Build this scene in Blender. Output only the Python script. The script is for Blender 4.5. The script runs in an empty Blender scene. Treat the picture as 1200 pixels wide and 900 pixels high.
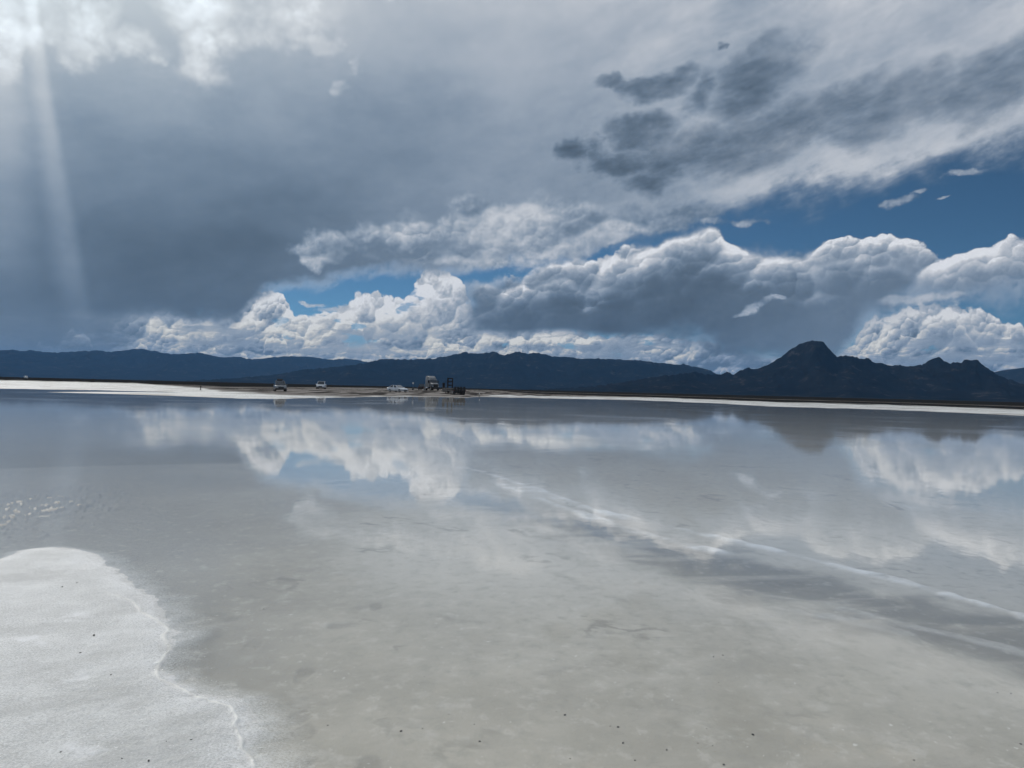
import bpy, bmesh, math, random
import numpy as np
from mathutils import Vector, Matrix

R = math.radians
sc = bpy.context.scene
col = sc.collection
random.seed(7)

# ------------------------------------------------------------------ camera
CAM_H = 1.6
cam = bpy.data.objects.new('camera', bpy.data.cameras.new('camera'))
col.objects.link(cam)
cam.data.lens = 26.0
cam.data.sensor_width = 36.0
cam.data.sensor_fit = 'HORIZONTAL'
cam.data.clip_start = 0.05
cam.data.clip_end = 200000
cam.matrix_world = Matrix.Translation((0, 0, CAM_H)) @ Matrix.Rotation(R(90.40), 4, 'X') @ Matrix.Rotation(R(1.42), 4, 'Z')
sc.camera = cam

# ------------------------------------------------------------------ light
SUN_AZ, SUN_EL = -36.0, 37.0
sun_dir = Vector((math.sin(R(SUN_AZ)) * math.cos(R(SUN_EL)), math.cos(R(SUN_AZ)) * math.cos(R(SUN_EL)), math.sin(R(SUN_EL))))
sun = bpy.data.objects.new('sun', bpy.data.lights.new('sun', 'SUN'))
col.objects.link(sun)
sun.data.energy = 2.3
sun.data.angle = R(0.6)
sun.data.color = (1.0, 0.955, 0.89)
sun.rotation_euler = sun_dir.to_track_quat('Z', 'Y').to_euler()

sc.view_settings.view_transform = 'Standard'
sc.view_settings.look = 'None'
sc.view_settings.exposure = 0.0
sc.view_settings.gamma = 1.0
sc.view_settings.use_curve_mapping = False
sc.cycles.max_bounces = 4
sc.cycles.diffuse_bounces = 1
sc.cycles.glossy_bounces = 2
sc.cycles.transparent_max_bounces = 12
sc.cycles.volume_bounces = 0
sc.cycles.sample_clamp_indirect = 4.0
sc.cycles.use_denoising = True
sc.cycles.use_adaptive_sampling = True
sc.cycles.adaptive_threshold = 0.03
sc.cycles.adaptive_min_samples = 8
try:
    sc.cycles.denoiser = 'OPENIMAGEDENOISE'
    sc.cycles.denoising_prefilter = 'ACCURATE'
except Exception:
    pass


# ------------------------------------------------------------------ node expression helpers
class Ctx:
    nt = None


def _sock(v, node, idx):
    if isinstance(v, S):
        Ctx.nt.links.new(v.s, node.inputs[idx])
    else:
        node.inputs[idx].default_value = v


class S:
    def __init__(self, s):
        self.s = s

    def __add__(a, b): return M('ADD', a, b)
    def __radd__(a, b): return M('ADD', b, a)
    def __sub__(a, b): return M('SUBTRACT', a, b)
    def __rsub__(a, b): return M('SUBTRACT', b, a)
    def __mul__(a, b): return M('MULTIPLY', a, b)
    def __rmul__(a, b): return M('MULTIPLY', b, a)
    def __truediv__(a, b): return M('DIVIDE', a, b)
    def __neg__(a): return M('MULTIPLY', a, -1.0)


def N(kind):
    return Ctx.nt.nodes.new(kind)


def M(op, a, b=None, clamp=False):
    n = N('ShaderNodeMath')
    n.operation = op
    n.use_clamp = clamp
    _sock(a, n, 0)
    if b is not None:
        _sock(b, n, 1)
    return S(n.outputs[0])


def clamp01(a): return M('ADD', a, 0.0, True)


def sstep(a, b, x):
    n = N('ShaderNodeMapRange')
    n.interpolation_type = 'SMOOTHSTEP'
    _sock(x, n, 0)
    n.inputs[1].default_value = a
    n.inputs[2].default_value = b
    n.inputs[3].default_value = 0.0
    n.inputs[4].default_value = 1.0
    return S(n.outputs[0])


def lin(a, b, c, d, x):
    n = N('ShaderNodeMapRange')
    _sock(x, n, 0)
    for i, v in enumerate((a, b, c, d)):
        n.inputs[i + 1].default_value = v
    return S(n.outputs[0])


def mixf(a, b, t):
    n = N('ShaderNodeMix')
    n.data_type = 'FLOAT'
    _sock(t, n, 0)
    _sock(a, n, 2)
    _sock(b, n, 3)
    return S(n.outputs[0])


def mixc(a, b, t):
    n = N('ShaderNodeMix')
    n.data_type = 'RGBA'
    _sock(t, n, 0)
    for v, i in ((a, 6), (b, 7)):
        if isinstance(v, S):
            Ctx.nt.links.new(v.s, n.inputs[i])
        else:
            n.inputs[i].default_value = (*v, 1) if len(v) == 3 else v
    return S(n.outputs[2])


def vec(x, y, z=0.0):
    n = N('ShaderNodeCombineXYZ')
    for i, v in enumerate((x, y, z)):
        _sock(v, n, i)
    return S(n.outputs[0])


def vscale(c, k):
    n = N('ShaderNodeVectorMath')
    n.operation = 'SCALE'
    Ctx.nt.links.new(c.s, n.inputs[0])
    _sock(k, n, 3)
    return S(n.outputs[0])


def noise(v, scale, detail=4.0, rough=0.5, dist=0.0, dim='3D', color=False, kind='FBM'):
    n = N('ShaderNodeTexNoise')
    n.noise_dimensions = dim
    n.noise_type = kind
    Ctx.nt.links.new(v.s, n.inputs['Vector'])
    n.inputs['Scale'].default_value = scale
    n.inputs['Detail'].default_value = detail
    n.inputs['Roughness'].default_value = rough
    n.inputs['Distortion'].default_value = dist
    return S(n.outputs[1 if color else 0])


def voro(v, scale, detail=3.0, rough=0.5, dim='2D', feature='SMOOTH_F1', smooth=0.4):
    n = N('ShaderNodeTexVoronoi')
    n.voronoi_dimensions = dim
    n.feature = feature
    n.normalize = True
    Ctx.nt.links.new(v.s, n.inputs['Vector'])
    n.inputs['Scale'].default_value = scale
    n.inputs['Detail'].default_value = detail
    n.inputs['Roughness'].default_value = rough
    if 'Smoothness' in n.inputs and feature == 'SMOOTH_F1':
        n.inputs['Smoothness'].default_value = smooth
    return S(n.outputs[0])


def split(v):
    n = N('ShaderNodeSeparateXYZ')
    Ctx.nt.links.new(v.s, n.inputs[0])
    return S(n.outputs[0]), S(n.outputs[1]), S(n.outputs[2])


def curve(x, pts, x0, x1, y0, y1):
    """piecewise smooth function of x through pts, as a Float Curve node"""
    n = N('ShaderNodeFloatCurve')
    cm = n.mapping
    cm.use_clip = False
    cm.extend = 'HORIZONTAL'
    c = cm.curves[0]
    ps = [((a - x0) / (x1 - x0), (b - y0) / (y1 - y0)) for a, b in sorted(pts)]
    while len(c.points) < len(ps):
        c.points.new(0.5, 0.5)
    for p, (a, b) in zip(c.points, ps):
        p.location = (a, b)
        p.handle_type = 'AUTO_CLAMPED'
    cm.update()
    xs = lin(x0, x1, 0.0, 1.0, x)
    _sock(xs, n, 1)
    return S(n.outputs[0]) * (y1 - y0) + y0


# ------------------------------------------------------------------ sky
world = bpy.data.worlds.new('World')
sc.world = world
world.use_nodes = True
Ctx.nt = world.node_tree
Ctx.nt.nodes.clear()
SKY_STRENGTH = 0.05


def build_sky():
    tc = N('ShaderNodeTexCoord')
    D = S(tc.outputs['Generated'])
    dx, dy, dz = split(D)
    DEG = 180 / math.pi
    u = M('ARCTAN2', dx, dy) * DEG          # compass angle, degrees right of north (+Y)
    v = M('ARCSINE', dz) * DEG              # elevation, degrees
    v = M('MAXIMUM', v, -2.0)
    c = vec(u, v, 0.0)

    sky = N('ShaderNodeTexSky')
    sky.sky_type = 'NISHITA'
    sky.sun_disc = False
    sky.sun_elevation = R(SUN_EL)
    sky.sun_rotation = R(SUN_AZ)
    sky.altitude = 1300
    sky.air_density = 0.6
    sky.dust_density = 0.0
    sky.ozone_density = 2.5
    blue = mixc(S(sky.outputs[0]), (0, 0, 0), 0.0)
    blue.s.node.blend_type = 'MULTIPLY'
    blue.s.node.inputs[0].default_value = 1.0
    blue.s.node.inputs[7].default_value = (0.72, 1.04, 1.06, 1)      # clear dry air

    def cv(x, pts): return curve(x, pts, -55, 55, -6, 44)

    # warp fields break up every cloud outline
    def n2(uu, vv, k, scale, detail, rough, color=False, kind='FBM'):
        return noise(vec(uu + 31.7 * k, vv + 17.3 * k, 0.0), scale, detail, rough, dim='2D', color=color, kind=kind)

    wn = N('ShaderNodeSeparateColor')
    Ctx.nt.links.new(n2(u, v * 1.25, 1, 0.16, 8.0, 0.58, True).s, wn.inputs[0])
    wx, wy, wz = (S(wn.outputs[i]) - 0.5 for i in range(3))
    fine = n2(u, v, 2, 0.75, 6.0, 0.6) - 0.5

    # cauliflower lobes: every cell is one rounded puff; its flank towards the sun is bright, the far flank grey
    def lobes(uu, vv, k, scale, smooth=0.0):
        p = vec(uu + 31.7 * k, vv + 17.3 * k, 0.0)
        n = N('ShaderNodeTexVoronoi')
        n.voronoi_dimensions = '2D'
        n.feature = 'SMOOTH_F1' if smooth else 'F1'
        if smooth:
            n.inputs['Smoothness'].default_value = smooth
        Ctx.nt.links.new(p.s, n.inputs['Vector'])
        n.inputs['Scale'].default_value = scale
        n.inputs['Detail'].default_value = 0.0
        o = N('ShaderNodeVectorMath')
        o.operation = 'SUBTRACT'
        Ctx.nt.links.new(p.s, o.inputs[0])
        Ctx.nt.links.new(n.outputs['Position'], o.inputs[1])
        d = N('ShaderNodeVectorMath')
        d.operation = 'DOT_PRODUCT'
        Ctx.nt.links.new(o.outputs[0], d.inputs[0])
        d.inputs[1].default_value = (-0.42 * scale, 0.90 * scale, 0)
        return S(d.outputs['Value']), 0.5 - S(n.outputs['Distance'])

    fx = n2(u, v, 17, 1.8, 5.0, 0.62) - 0.5
    cu, cvv = u + wx * 2.2 + fine * 0.55, v * 1.2 + wy * 2.0 + fx * 0.55
    s1, h1 = lobes(cu, cvv, 3, 0.36, 0.35)
    s2, h2 = lobes(cu + fx * 0.3, cvv, 4, 0.95, 0.22)
    crispness = sstep(-0.16, 0.10, n2(u, v, 18, 0.20, 3.0, 0.5) - 0.5)      # some flanks are hazy and smooth
    bulge = h1 * 1.5 + h2 * 0.65 * crispness + fx * 0.6            # degrees the outline swells
    lit = s1 * 0.115 + s2 * 0.068 * (0.25 + 0.75 * crispness) + fx * 0.05          # light and shade of the lobes
    # far rows: smaller lobes, flattened towards the horizon
    vh = M('LOGARITHM', v + 1.4, 2.718) * 5.2
    q1, g1 = lobes(u + wx * 1.6 + fine * 0.5, vh + wy * 1.5 + fx * 0.5, 6, 0.78, 0.3)
    q2, g2 = lobes(u + wx * 1.6 + fx * 0.4, vh + wy * 1.5 + fine * 0.3, 7, 2.3)
    lith = q1 * 0.110 + q2 * 0.070 * (0.3 + 0.7 * crispness) + fx * 0.11
    bulgeh = g1 * 0.75 + g2 * 0.30 + fx * 0.45
    strat = n2(u * 0.5, v * 1.6, 6, 0.33, 7.0, 0.6) - 0.5
    soft = n2(u * 0.7, v * 1.0, 7, 0.075, 5.0, 0.5) - 0.5

    # ---- a) haze-grey cloud field low over the horizon, then rows of flat-based cumulus, far to near
    tone = curve(u, [(a, b) for (a, _), b in zip([(-42.75,1.76),(-34.75,2.24),(-31.99,2.39),(-29.55,2.52),(-26.98,2.66),(-21.49,2.93),(-13.07,3.29),(-5.36,3.55),(-0.08,3.7),(10.38,3.9),(16.02,3.95),(21.92,3.96),(25.26,3.95),(27.9,3.94),(34.65,3.85)], (.52,.50,.51,.56,.625,.65,.68,.67,.64,.62,.52,.52,.60,.63,.64))], -55, 55, 0, 1)
    ah = [(-44.56,4.94),(-34.83,5.48),(-30.12,5.63),(-27.58,5.43),(-24.9,5.15),(-22.68,4.94),(-21.44,5.26),(-20.13,6.08),(-18.67,6.54),(-17.16,6.26),(-16.22,5.06),(-14.38,5.4),(-12.21,6.28),(-10.31,7.01),(-8.69,6.56),(-7.7,8.15),(-6.02,8.93),(-4.29,8.29),(-2.78,5.73),(2.54,4.75),(6.49,4.36),(11.01,4.23),(16.64,3.45),(20.22,2.73),(23.35,2.87),(24.71,4.2),(25.76,5.49),(27.86,5.91),(30.13,6.07),(32.32,5.67),(33.72,4.85),(36.39,4.56),(42.67,4.07)]
    e_h = cv(u + wx * 1.6, ah) - (v + wy * 1.5 + fine * 0.2) + bulgeh * 1.1
    a_h = sstep(-0.05, 0.14, e_h)
    quiet = sstep(-31.5, -25.0, u + wx * 9.0 + wz * 5.0) * sstep(5.2, 3.6, v - sstep(-22.0, -18.0, u) * 6.0 + wy * 3.0)
    body = sstep(0.0, 3.2, e_h)
    L_h = (tone - 0.045) + 0.17 * (1.0 - body) + lith * (2.5 - body * 0.7) + wz * 0.34 + strat * 0.25
    L_h = mixf(0.455 + fine * 0.04, L_h, quiet)
    L = L_h
    A = a_h
    for k, (base, hgt, sc_) in enumerate(((0.55, 0.9, 0.55), (1.25, 1.1, 0.42), (2.05, 1.5, 0.33), (3.1, 1.8, 0.27))):
        n1 = n2(u + wx * 1.0, 40.0 + 7.0 * k, 12 + k, sc_, 3.0, 0.55)
        cov = sstep(0.44, 0.66, n1)
        e_r = cov * hgt + base - (v + wy * 0.8 + fine * 0.1) + bulgeh * (0.5 + 0.15 * k) - 0.2
        up = v + wy * 0.5 + fine * 0.18 - base
        a_k = sstep(-0.04, 0.12, e_r) * sstep(-0.16, 0.22, up) * sstep(0.02, 0.2, cov) * (quiet * 0.75 + 0.25) * a_h
        L_k = tone - 0.135 + sstep(0.8, 0.0, e_r) * 0.17 + sstep(0.0, 0.7, up) * 0.13 + lith * 1.9
        L = mixf(L, L_k, a_k * 0.92)
    bars = n2(u * 0.16, v * 1.5 + wy * 1.5, 19, 0.75, 5.0, 0.55) - 0.5                        # flat grey bases and shadowed layers
    a_g = sstep(-0.03, 0.09, bars + fx * 0.10) * sstep(5.6, 3.6, v + wy * 2.0)
    L = mixf(L, 0.53 + (tone - 0.6) * 0.7 + fine * 0.06, a_g * 0.8)
    L = 0.62 + (L - 0.60) * 1.3
    L = M('MINIMUM', M('MAXIMUM', L, 0.42), 0.86)
    hole = sstep(0.10, 0.17, n2(u * 0.6, v * 1.4, 20, 0.5, 5.0, 0.6) - 0.5) * sstep(-20.0, -16.0, u) * sstep(2.5, 3.5, v)
    A = A * (1.0 - hole * 0.7)

    # ---- b) the long grey cumulus bank, sunlit along its top
    bt = [(-44.45,0.24),(-10.54,3.38),(-8.05,6.72),(-5.46,7.47),(-3.17,8.07),(-1.52,8.25),(1.11,8.83),(4.06,9.91),(6.35,9.93),(8.62,10.57),(10.84,11.43),(12.73,12.15),(15.09,12.45),(16.58,11.43),(18.58,10.69),(20.64,10.67),(22.63,10.93),(24.57,11.17),(27.13,11.35),(28.8,10.66),(30.31,9.77),(32.01,9.87),(34.54,9.98),(38.8,9.68),(44.35,8.32)]
    bb = [(-44.45,0.24),(-7.97,3.6),(-4.05,3.99),(-0.1,4.29),(3.86,4.38),(6.49,4.23),(10.38,4.03),(14.81,3.18),(19.07,1.84),(23.37,2.14),(24.71,3.96),(26.3,5.48),(27.86,6.14),(29.87,6.76),(31.83,6.46),(34.6,6.88),(38.84,6.54),(44.37,6.46)]
    e_t = cv(u + wx * 1.2, bt) - (v + wy * 1.4 + fine * 0.15) + bulge * 0.8
    e_b = (v + wy * 1.0 + fine * 0.25) - cv(u + wx * 1.0, bb)
    a_b = sstep(-0.3, 1.0, e_t / (0.95 - crispness * 0.79)) * mixf(sstep(-0.3, 0.5, e_b), sstep(-1.0, 2.0, e_b + bulge), sstep(8.0, 16.0, u)) * sstep([(-5.95,6.15)][0][0], [(-2.0,6.28)][0][0], u + wx * 7.0 + fine * 1.5)
    ed = e_t - lit * 6.0
    rim = sstep(1.0, -0.1, ed)
    depth = sstep(0.0, 4.4, ed + soft * 3.0)
    right = sstep(8.0, 30.0, u)
    leftish = sstep(3.0, -5.0, u)
    L_b = 0.70 + rim * 0.17 - depth * (0.33 - right * 0.085) - leftish * (0.20 * (1.0 - depth)) + lit * (2.0 * (1.05 - depth)) * (1.0 - leftish * 0.5) + wz * 0.12 + soft * 0.12 + fine * 0.03 + fx * (0.10 - depth * 0.07)
    L_b = M('MINIMUM', M('MAXIMUM', L_b, 0.34), 0.88)
    L = mixf(L, L_b, a_b)
    A = A + a_b - A * a_b

    # ---- c) high grey deck over everything above its ragged lower edge
    dk = [(-44.51,2.97),(-34.79,3.86),(-30.09,4.21),(-25.43,4.4),(-23.5,4.04),(-21.63,3.9),(-20.1,5.09),(-18.37,6.44),(-16.27,7.25),(-13.19,7.63),(-10.03,8.43),(-5.49,8.76),(-0.23,9.44),(5.03,10.43),(10.21,11.32),(14.6,12.22),(18.83,12.9),(24.51,13.93),(28.72,14.54),(31.68,14.85),(34.46,15.09),(38.72,14.83),(44.27,14.27)]
    e_d = (v + wy * 2.6 + fine * 0.5) - cv(u + wx * 3.5, dk)
    tilt = n2(u * 0.34 + v * 0.14, v * 1.0 - u * 0.33, 9, 0.42, 7.0, 0.62) - 0.5      # streaks climbing to the right
    a_d = mixf(sstep(-0.5, 1.0, e_d + tilt * 1.5), sstep(-0.9, 2.4, e_d + tilt * 4.0 + fine * 0.8), sstep(-6.0, 12.0, u))
    rows = [
        ([(-0.12,5.34)][0][1], (.430,.405,.425,.470,.540,.60,.62,.62,.62)),
        ([(-0.25,10.22)][0][1], (.480,.415,.420,.465,.530,.60,.65,.68,.70)),
        ([(-0.37,14.95)][0][1], (.545,.480,.475,.500,.550,.625,.69,.715,.72)),
        ([(-0.49,19.49)][0][1], (.620,.555,.550,.545,.575,.635,.685,.715,.74)),
        ([(-0.62,23.79)][0][1], (.720,.620,.615,.635,.650,.665,.69,.705,.69)),
        ([(-0.74,27.83)][0][1], (.760,.680,.715,.700,.690,.710,.69,.715,.70)),
    ]
    cols = [a for a, b in [(-34.88,7.62),(-27.65,8.43),(-19.33,9.2),(-10.07,9.83),(-0.25,10.22),(9.59,10.31),(18.89,10.13),(27.27,9.74),(34.56,9.23)]]
    Ld = None
    us = u + wx * 5.0
    vs = v + wy * 4.0
    for i, (rv, vals) in enumerate(rows):
        ci = curve(us, list(zip(cols, vals)), -55, 55, 0, 1)
        if Ld is None:
            Ld = ci
        else:
            Ld = mixf(Ld, ci, lin(rows[i - 1][0], rv, 0.0, 1.0, vs))
    far = sstep(45.0, 110.0, M('ABSOLUTE', u))
    Ld = mixf(Ld, 0.62, far)
    texr = sstep(-2.0, 14.0, u)
    L_d = Ld + soft * 0.15 + strat * 0.05 + wz * 0.06 + tilt * (0.06 + texr * 0.18) + fine * (0.015 + texr * 0.05)
    L = mixf(L, L_d, a_d)
    A = A + a_d - A * a_d

    # ---- d) paler puffs hanging in front of the deck
    def blob(px, py, sx, sy, rot=0.0):
        m = N('ShaderNodeMapping')
        m.vector_type = 'TEXTURE'
        Ctx.nt.links.new(pos2.s, m.inputs[0])
        m.inputs['Location'].default_value = (px, py, 0)
        m.inputs['Rotation'].default_value = (0, 0, R(rot))
        m.inputs['Scale'].default_value = (sx * 2, sy * 2, 1)
        d = N('ShaderNodeTexGradient')
        d.gradient_type = 'SPHERICAL'
        Ctx.nt.links.new(m.outputs[0], d.inputs[0])
        return S(d.outputs[1])

    pos2 = vec(u + wx * 5.5, v + wy * 4.6, 0.0)

    def union(qs):
        r = None
        for q in qs:
            r = q if r is None else M('MAXIMUM', r, q)
        return M('POWER', (1.0 - r) * 2.0, 2.0)
    puffs = union(blob(*p, *s) for p, s in zip([(-13.27,10.89),(-14.5,9.93),(-11.41,12.13),(-6.88,12.01),(-2.97,13.31),(1.0,13.11),(5.63,12.72),(9.54,12.45),(2.37,11.29),(-4.21,10.09),(12.08,12.9)],
                  [(2.6,1.2),(2.2,1.0),(2.0,0.9),(3.8,1.3),(3.4,1.6),(3.8,1.6),(4.2,1.5),(4.0,1.2),(7.0,1.0),(6.0,0.8),(4.0,1.0)]))
    pe = 1.0 - puffs + fine * 0.6 + wz * 0.9 + bulge * 0.8
    a_p = sstep(-0.3, 0.9, pe) * 0.9
    L_p = 0.60 + lit * 1.5 + wz * 0.6 + fx * 0.14 + sstep(1.6, 0.2, pe) * 0.06 + strat * 0.25
    L_p = M('MINIMUM', M('MAXIMUM', L_p, 0.47), 0.80)
    L = mixf(L, L_p, a_p)
    A = A + a_p - A * a_p

    # bright breaks high on the left, near the sun
    br = union(blob(*p, *s) for p, s in zip([(-34.82,22.29),(-32.5,22.18),(-31.02,21.06),(-29.35,23.42),(-27.25,22.53),(-23.24,24.94),(-20.35,24.42),(-16.8,25.73),(-15.52,24.32),(-12.23,23.01),(-13.69,21.42),(-34.96,19.3),(-23.43,22.07),(-9.28,27.36),(-19.84,27.04)],
               [(1.8,3.0),(2.2,1.6),(1.6,1.4),(1.6,2.2),(1.5,1.0),(2.6,1.2),(3.0,1.8),(2.6,1.4),(1.5,1.0),(0.5,0.8),(.6,.5),(1.0,1.2),(1.3,1.8),(1.0,.6),(6,1.5)]))
    be = 1.0 - br + fine * 1.2 + wz * 2.0 + bulge * 0.5
    a_r = sstep(-0.9, 1.8, be) * 0.82
    L_r = 0.79 + lit * 0.6 + wz * 0.45 + fine * 0.15 + strat * 0.2
    L_r = M('MINIMUM', L_r, 0.93)
    L = mixf(L, L_r, a_r)
    A = A + a_r - A * a_r

    # ---- e) dark scud drifting under the deck on the right
    sk = union(blob(*p, *s) for p, s in zip([(34.14,19.94),(30.61,19.77),(26.55,19.54),(22.17,19.19),(18.7,18.61),(15.7,17.67),(11.97,17.26),(7.47,17.62),(4.06,17.64),(9.77,16.13),(10.33,19.32),(10.57,22.45),(7.66,22.38),(13.88,21.54),(14.61,24.23),(18.01,22.32)],
               [(5.0,1.3,16),(5.0,1.1,16),(5.0,1.2,14),(5.0,1.4,14),(4.4,1.7,14),(4.2,1.6,8),(3.8,1.3,5),(2.6,.9,0),(1.0,1.0,0),(2.0,1.0,0),(2.4,.9,5),(2.4,.8,8),(1.6,.5,0),(1.0,1.1,0),(.3,.3,0),(3.0,1.8,25)]))
    tear = n2(u * 0.55 + v * 0.25, v * 1.7 - u * 0.5, 21, 0.75, 5.0, 0.6) - 0.5
    se = 1.7 - sk + fine * 1.1 + tilt * 3.4 + wz * 1.6 + tear * 1.7
    a_s = sstep(-0.7, 2.2, se)
    L = L - a_s * (0.225 - fine * 0.10 - tilt * 0.25 - strat * 0.15)
    A = A + a_s - A * a_s

    # ---- f) small bright shreds
    pos2 = vec(u + wx * 3.2 + fine * 0.5, v + wy * 2.6 + fine * 0.25, 0.0)
    sh = union(blob(*p, *s) for p, s in zip([(27.2,13.09),(28.33,13.71),(18.25,6.58),(17.54,6.21),(29.38,6.55),(27.85,6.43),(17.34,12.55),(15.21,12.45),(19.26,6.94),(30.86,6.72),(29.76,12.91),(31.2,14.59),(-15.01,6.01),(-13.45,5.7)],
               [(1.1,.34,14),(.4,.2,10),(1.1,.24,16),(.8,.2,14),(2.0,.40,8),(1.4,.3,4),(1.5,.26,0),(1.2,.3,0),(.5,.15,14),(.9,.25,6),(.6,.10,8),(1.6,.3,8),(1.0,.16,0),(1.2,.2,0)]))
    a_f = sstep(-0.5, 1.1, 1.0 - sh + fine * 3.0) * 0.8
    L = mixf(L, 0.71 + fine * 0.3 + lit * 0.8, a_f * 0.9)
    A = A + a_f - A * a_f

    # ---- veil of light round the sun, and bright shaft-like streaks painted into the sky brightness below it
    sd = N('ShaderNodeVectorMath')
    sd.operation = 'DOT_PRODUCT'
    Ctx.nt.links.new(D.s, sd.inputs[0])
    sd.inputs[1].default_value = sun_dir
    ang = M('ARCCOSINE', S(sd.outputs['Value'])) * DEG
    glow = M('POWER', 2.718, -(ang / 10.0))
    L = L + glow * 0.62
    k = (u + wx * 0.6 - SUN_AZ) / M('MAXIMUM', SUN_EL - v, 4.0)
    painted_shaft = sstep(0.118, 0.168, k) * sstep(0.205, 0.174, k) * 0.08 + sstep(-0.02, 0.05, k) * sstep(0.13, 0.06, k) * 0.04 + sstep(0.23, 0.02, k) * 0.02
    L = L + painted_shaft * sstep(36.0, 24.0, v) * sstep(0.0, 9.0, v)

    # ---- colour: grey cloud runs from slate blue to near white; cream low on the horizon
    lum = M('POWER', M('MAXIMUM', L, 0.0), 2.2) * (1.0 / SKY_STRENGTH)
    t = sstep(0.38, 0.86, L + a_s * 0.04)
    warm = sstep(7.0, 1.5, v) * sstep(0.58, 0.8, L)
    tr = mixf(0.70, 0.97, t) + warm * 0.06 - glow * 0.25
    tb = mixf(1.40, 1.06, t) - warm * 0.16
    cc = N('ShaderNodeCombineColor')
    _sock(lum * tr, cc, 0)
    _sock(lum, cc, 1)
    _sock(lum * tb, cc, 2)
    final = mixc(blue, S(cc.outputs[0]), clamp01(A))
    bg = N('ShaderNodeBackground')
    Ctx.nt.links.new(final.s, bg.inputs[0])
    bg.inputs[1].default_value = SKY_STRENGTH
    out = N('ShaderNodeOutputWorld')
    Ctx.nt.links.new(bg.outputs[0], out.inputs[0])


build_sky()
world.cycles.sampling_method = 'MANUAL'
world.cycles.sample_map_resolution = 512


# ------------------------------------------------------------------ numeric noise for the terrain
def _hash(i, j, seed):
    h = (i.astype(np.int64) * 374761393 + j.astype(np.int64) * 668265263 + seed * 974711) & 0xffffffff
    h = ((h ^ (h >> 13)) * 1274126177) & 0xffffffff
    return ((h ^ (h >> 16)) & 0xffffff) / float(0xffffff)


def vnoise(x, y, seed=0):
    xi, yi = np.floor(x), np.floor(y)
    fx, fy = x - xi, y - yi
    fx = fx * fx * fx * (fx * (fx * 6 - 15) + 10)
    fy = fy * fy * fy * (fy * (fy * 6 - 15) + 10)
    a, b = _hash(xi, yi, seed), _hash(xi + 1, yi, seed)
    c_, d = _hash(xi, yi + 1, seed), _hash(xi + 1, yi + 1, seed)
    return (a + (b - a) * fx) * (1 - fy) + (c_ + (d - c_) * fx) * fy


def fbm(x, y, octaves=5, seed=0, gain=0.5, ridged=False):
    s, amp, tot = np.zeros_like(x, dtype=float), 1.0, 0.0
    for k in range(octaves):
        n = vnoise(x * 2 ** k + 17.3 * k, y * 2 ** k - 9.1 * k, seed + k)
        if ridged:
            n = 1 - np.abs(2 * n - 1)
        s += amp * n
        tot += amp
        amp *= gain
    return s / tot


def sst(a, b, x):
    t = np.clip((x - a) / (b - a), 0, 1)
    return t * t * (3 - 2 * t)


def seg_dist(x, y, pts, closed=False):
    """unsigned distance to a polyline, and position along it 0..1"""
    best = np.full(x.shape, 1e9)
    along = np.zeros(x.shape)
    n = len(pts)
    rng = range(n if closed else n - 1)
    for i in rng:
        ax, ay = pts[i]
        bx, by = pts[(i + 1) % n]
        vx, vy = bx - ax, by - ay
        t = np.clip(((x - ax) * vx + (y - ay) * vy) / (vx * vx + vy * vy + 1e-12), 0, 1)
        d = np.hypot(x - ax - t * vx, y - ay - t * vy)
        m = d < best
        best = np.where(m, d, best)
        along = np.where(m, (i + t) / max(1, n - 1), along)
    return best, along


def inside(x, y, pts):
    r = np.zeros(x.shape, bool)
    n = len(pts)
    for i in range(n):
        ax, ay = pts[i]
        bx, by = pts[(i + 1) % n]
        cond = ((ay > y) != (by > y)) & (x < (bx - ax) * (y - ay) / (by - ay + 1e-12) + ax)
        r ^= cond
    return r


# ------------------------------------------------------------------ the salt flat: one height function for bed, shelf and shore
SHORE = [(-81.12,87.926),(-73.795,96.961),(-68.457,98.947),(-61.796,107.195),(-48.594,105.395),(-44.603,103.197),(-29.57,75.5),(-26.073,75.466),(-23.88,79.767),(-22.019,95.643),(-20.09,109.119),(-16.614,120.402),(-11.446,124.637),(-7.621,128.019),(-5.732,147.733),(0.065,145.301),(10.219,146.643),(24.759,152.831),(36.002,135.395),(38.45,110.888),(51.161,110.701),(57.02,98.72),(59.815,86.308),(61.987,76.67),(63.721,68.968)]
SH_AZ = np.array([math.degrees(math.atan2(a, b)) for a, b in SHORE])
SH_R = np.array([math.hypot(a, b) for a, b in SHORE])
BAR = [(-50.962,82.17),(-51.02,92.205),(-47.102,97.296),(-43.76,102.617),(-37.717,96.839),(-33.335,96.448),(-26.654,77.144),(-29.316,75.294),(-36.619,79.446),(-44.214,81.618)]
SHELF = [(-8.297,6.579),(-4.976,6.048),(-4.512,6.272),(-4.431,6.468),(-4.409,6.775),(-4.253,6.901),(-3.894,6.762),(-3.4,6.327),(-2.899,5.671),(-2.574,5.379),(-2.337,5.035),(-2.124,4.7),(-2.01,4.345),(-1.929,4.112),(-1.732,3.888),(-1.59,3.747),(-1.436,3.665),(-1.336,3.603),(-1.239,3.411),(-1.144,3.238),(-1.05,3.139),(-0.888,2.99),(-0.651,2.734),(-0.404,2.151),(-0.417,1.331),(-1.749,1.303),(-4.951,2.894)]
RIDGE = [(-3.209,5.642),(-2.962,5.523),(-2.683,5.327),(-2.519,5.097),(-2.319,4.926),(-2.175,4.762),(-2.103,4.574),(-1.997,4.402),(-1.957,4.213),(-1.899,4.04),(-1.833,3.95),(-1.732,3.888),(-1.637,3.796),(-1.522,3.71),(-1.424,3.656),(-1.351,3.621),(-1.288,3.531),(-1.242,3.419),(-1.184,3.315),(-1.131,3.224),(-1.067,3.168),(-1.017,3.085)]
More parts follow.
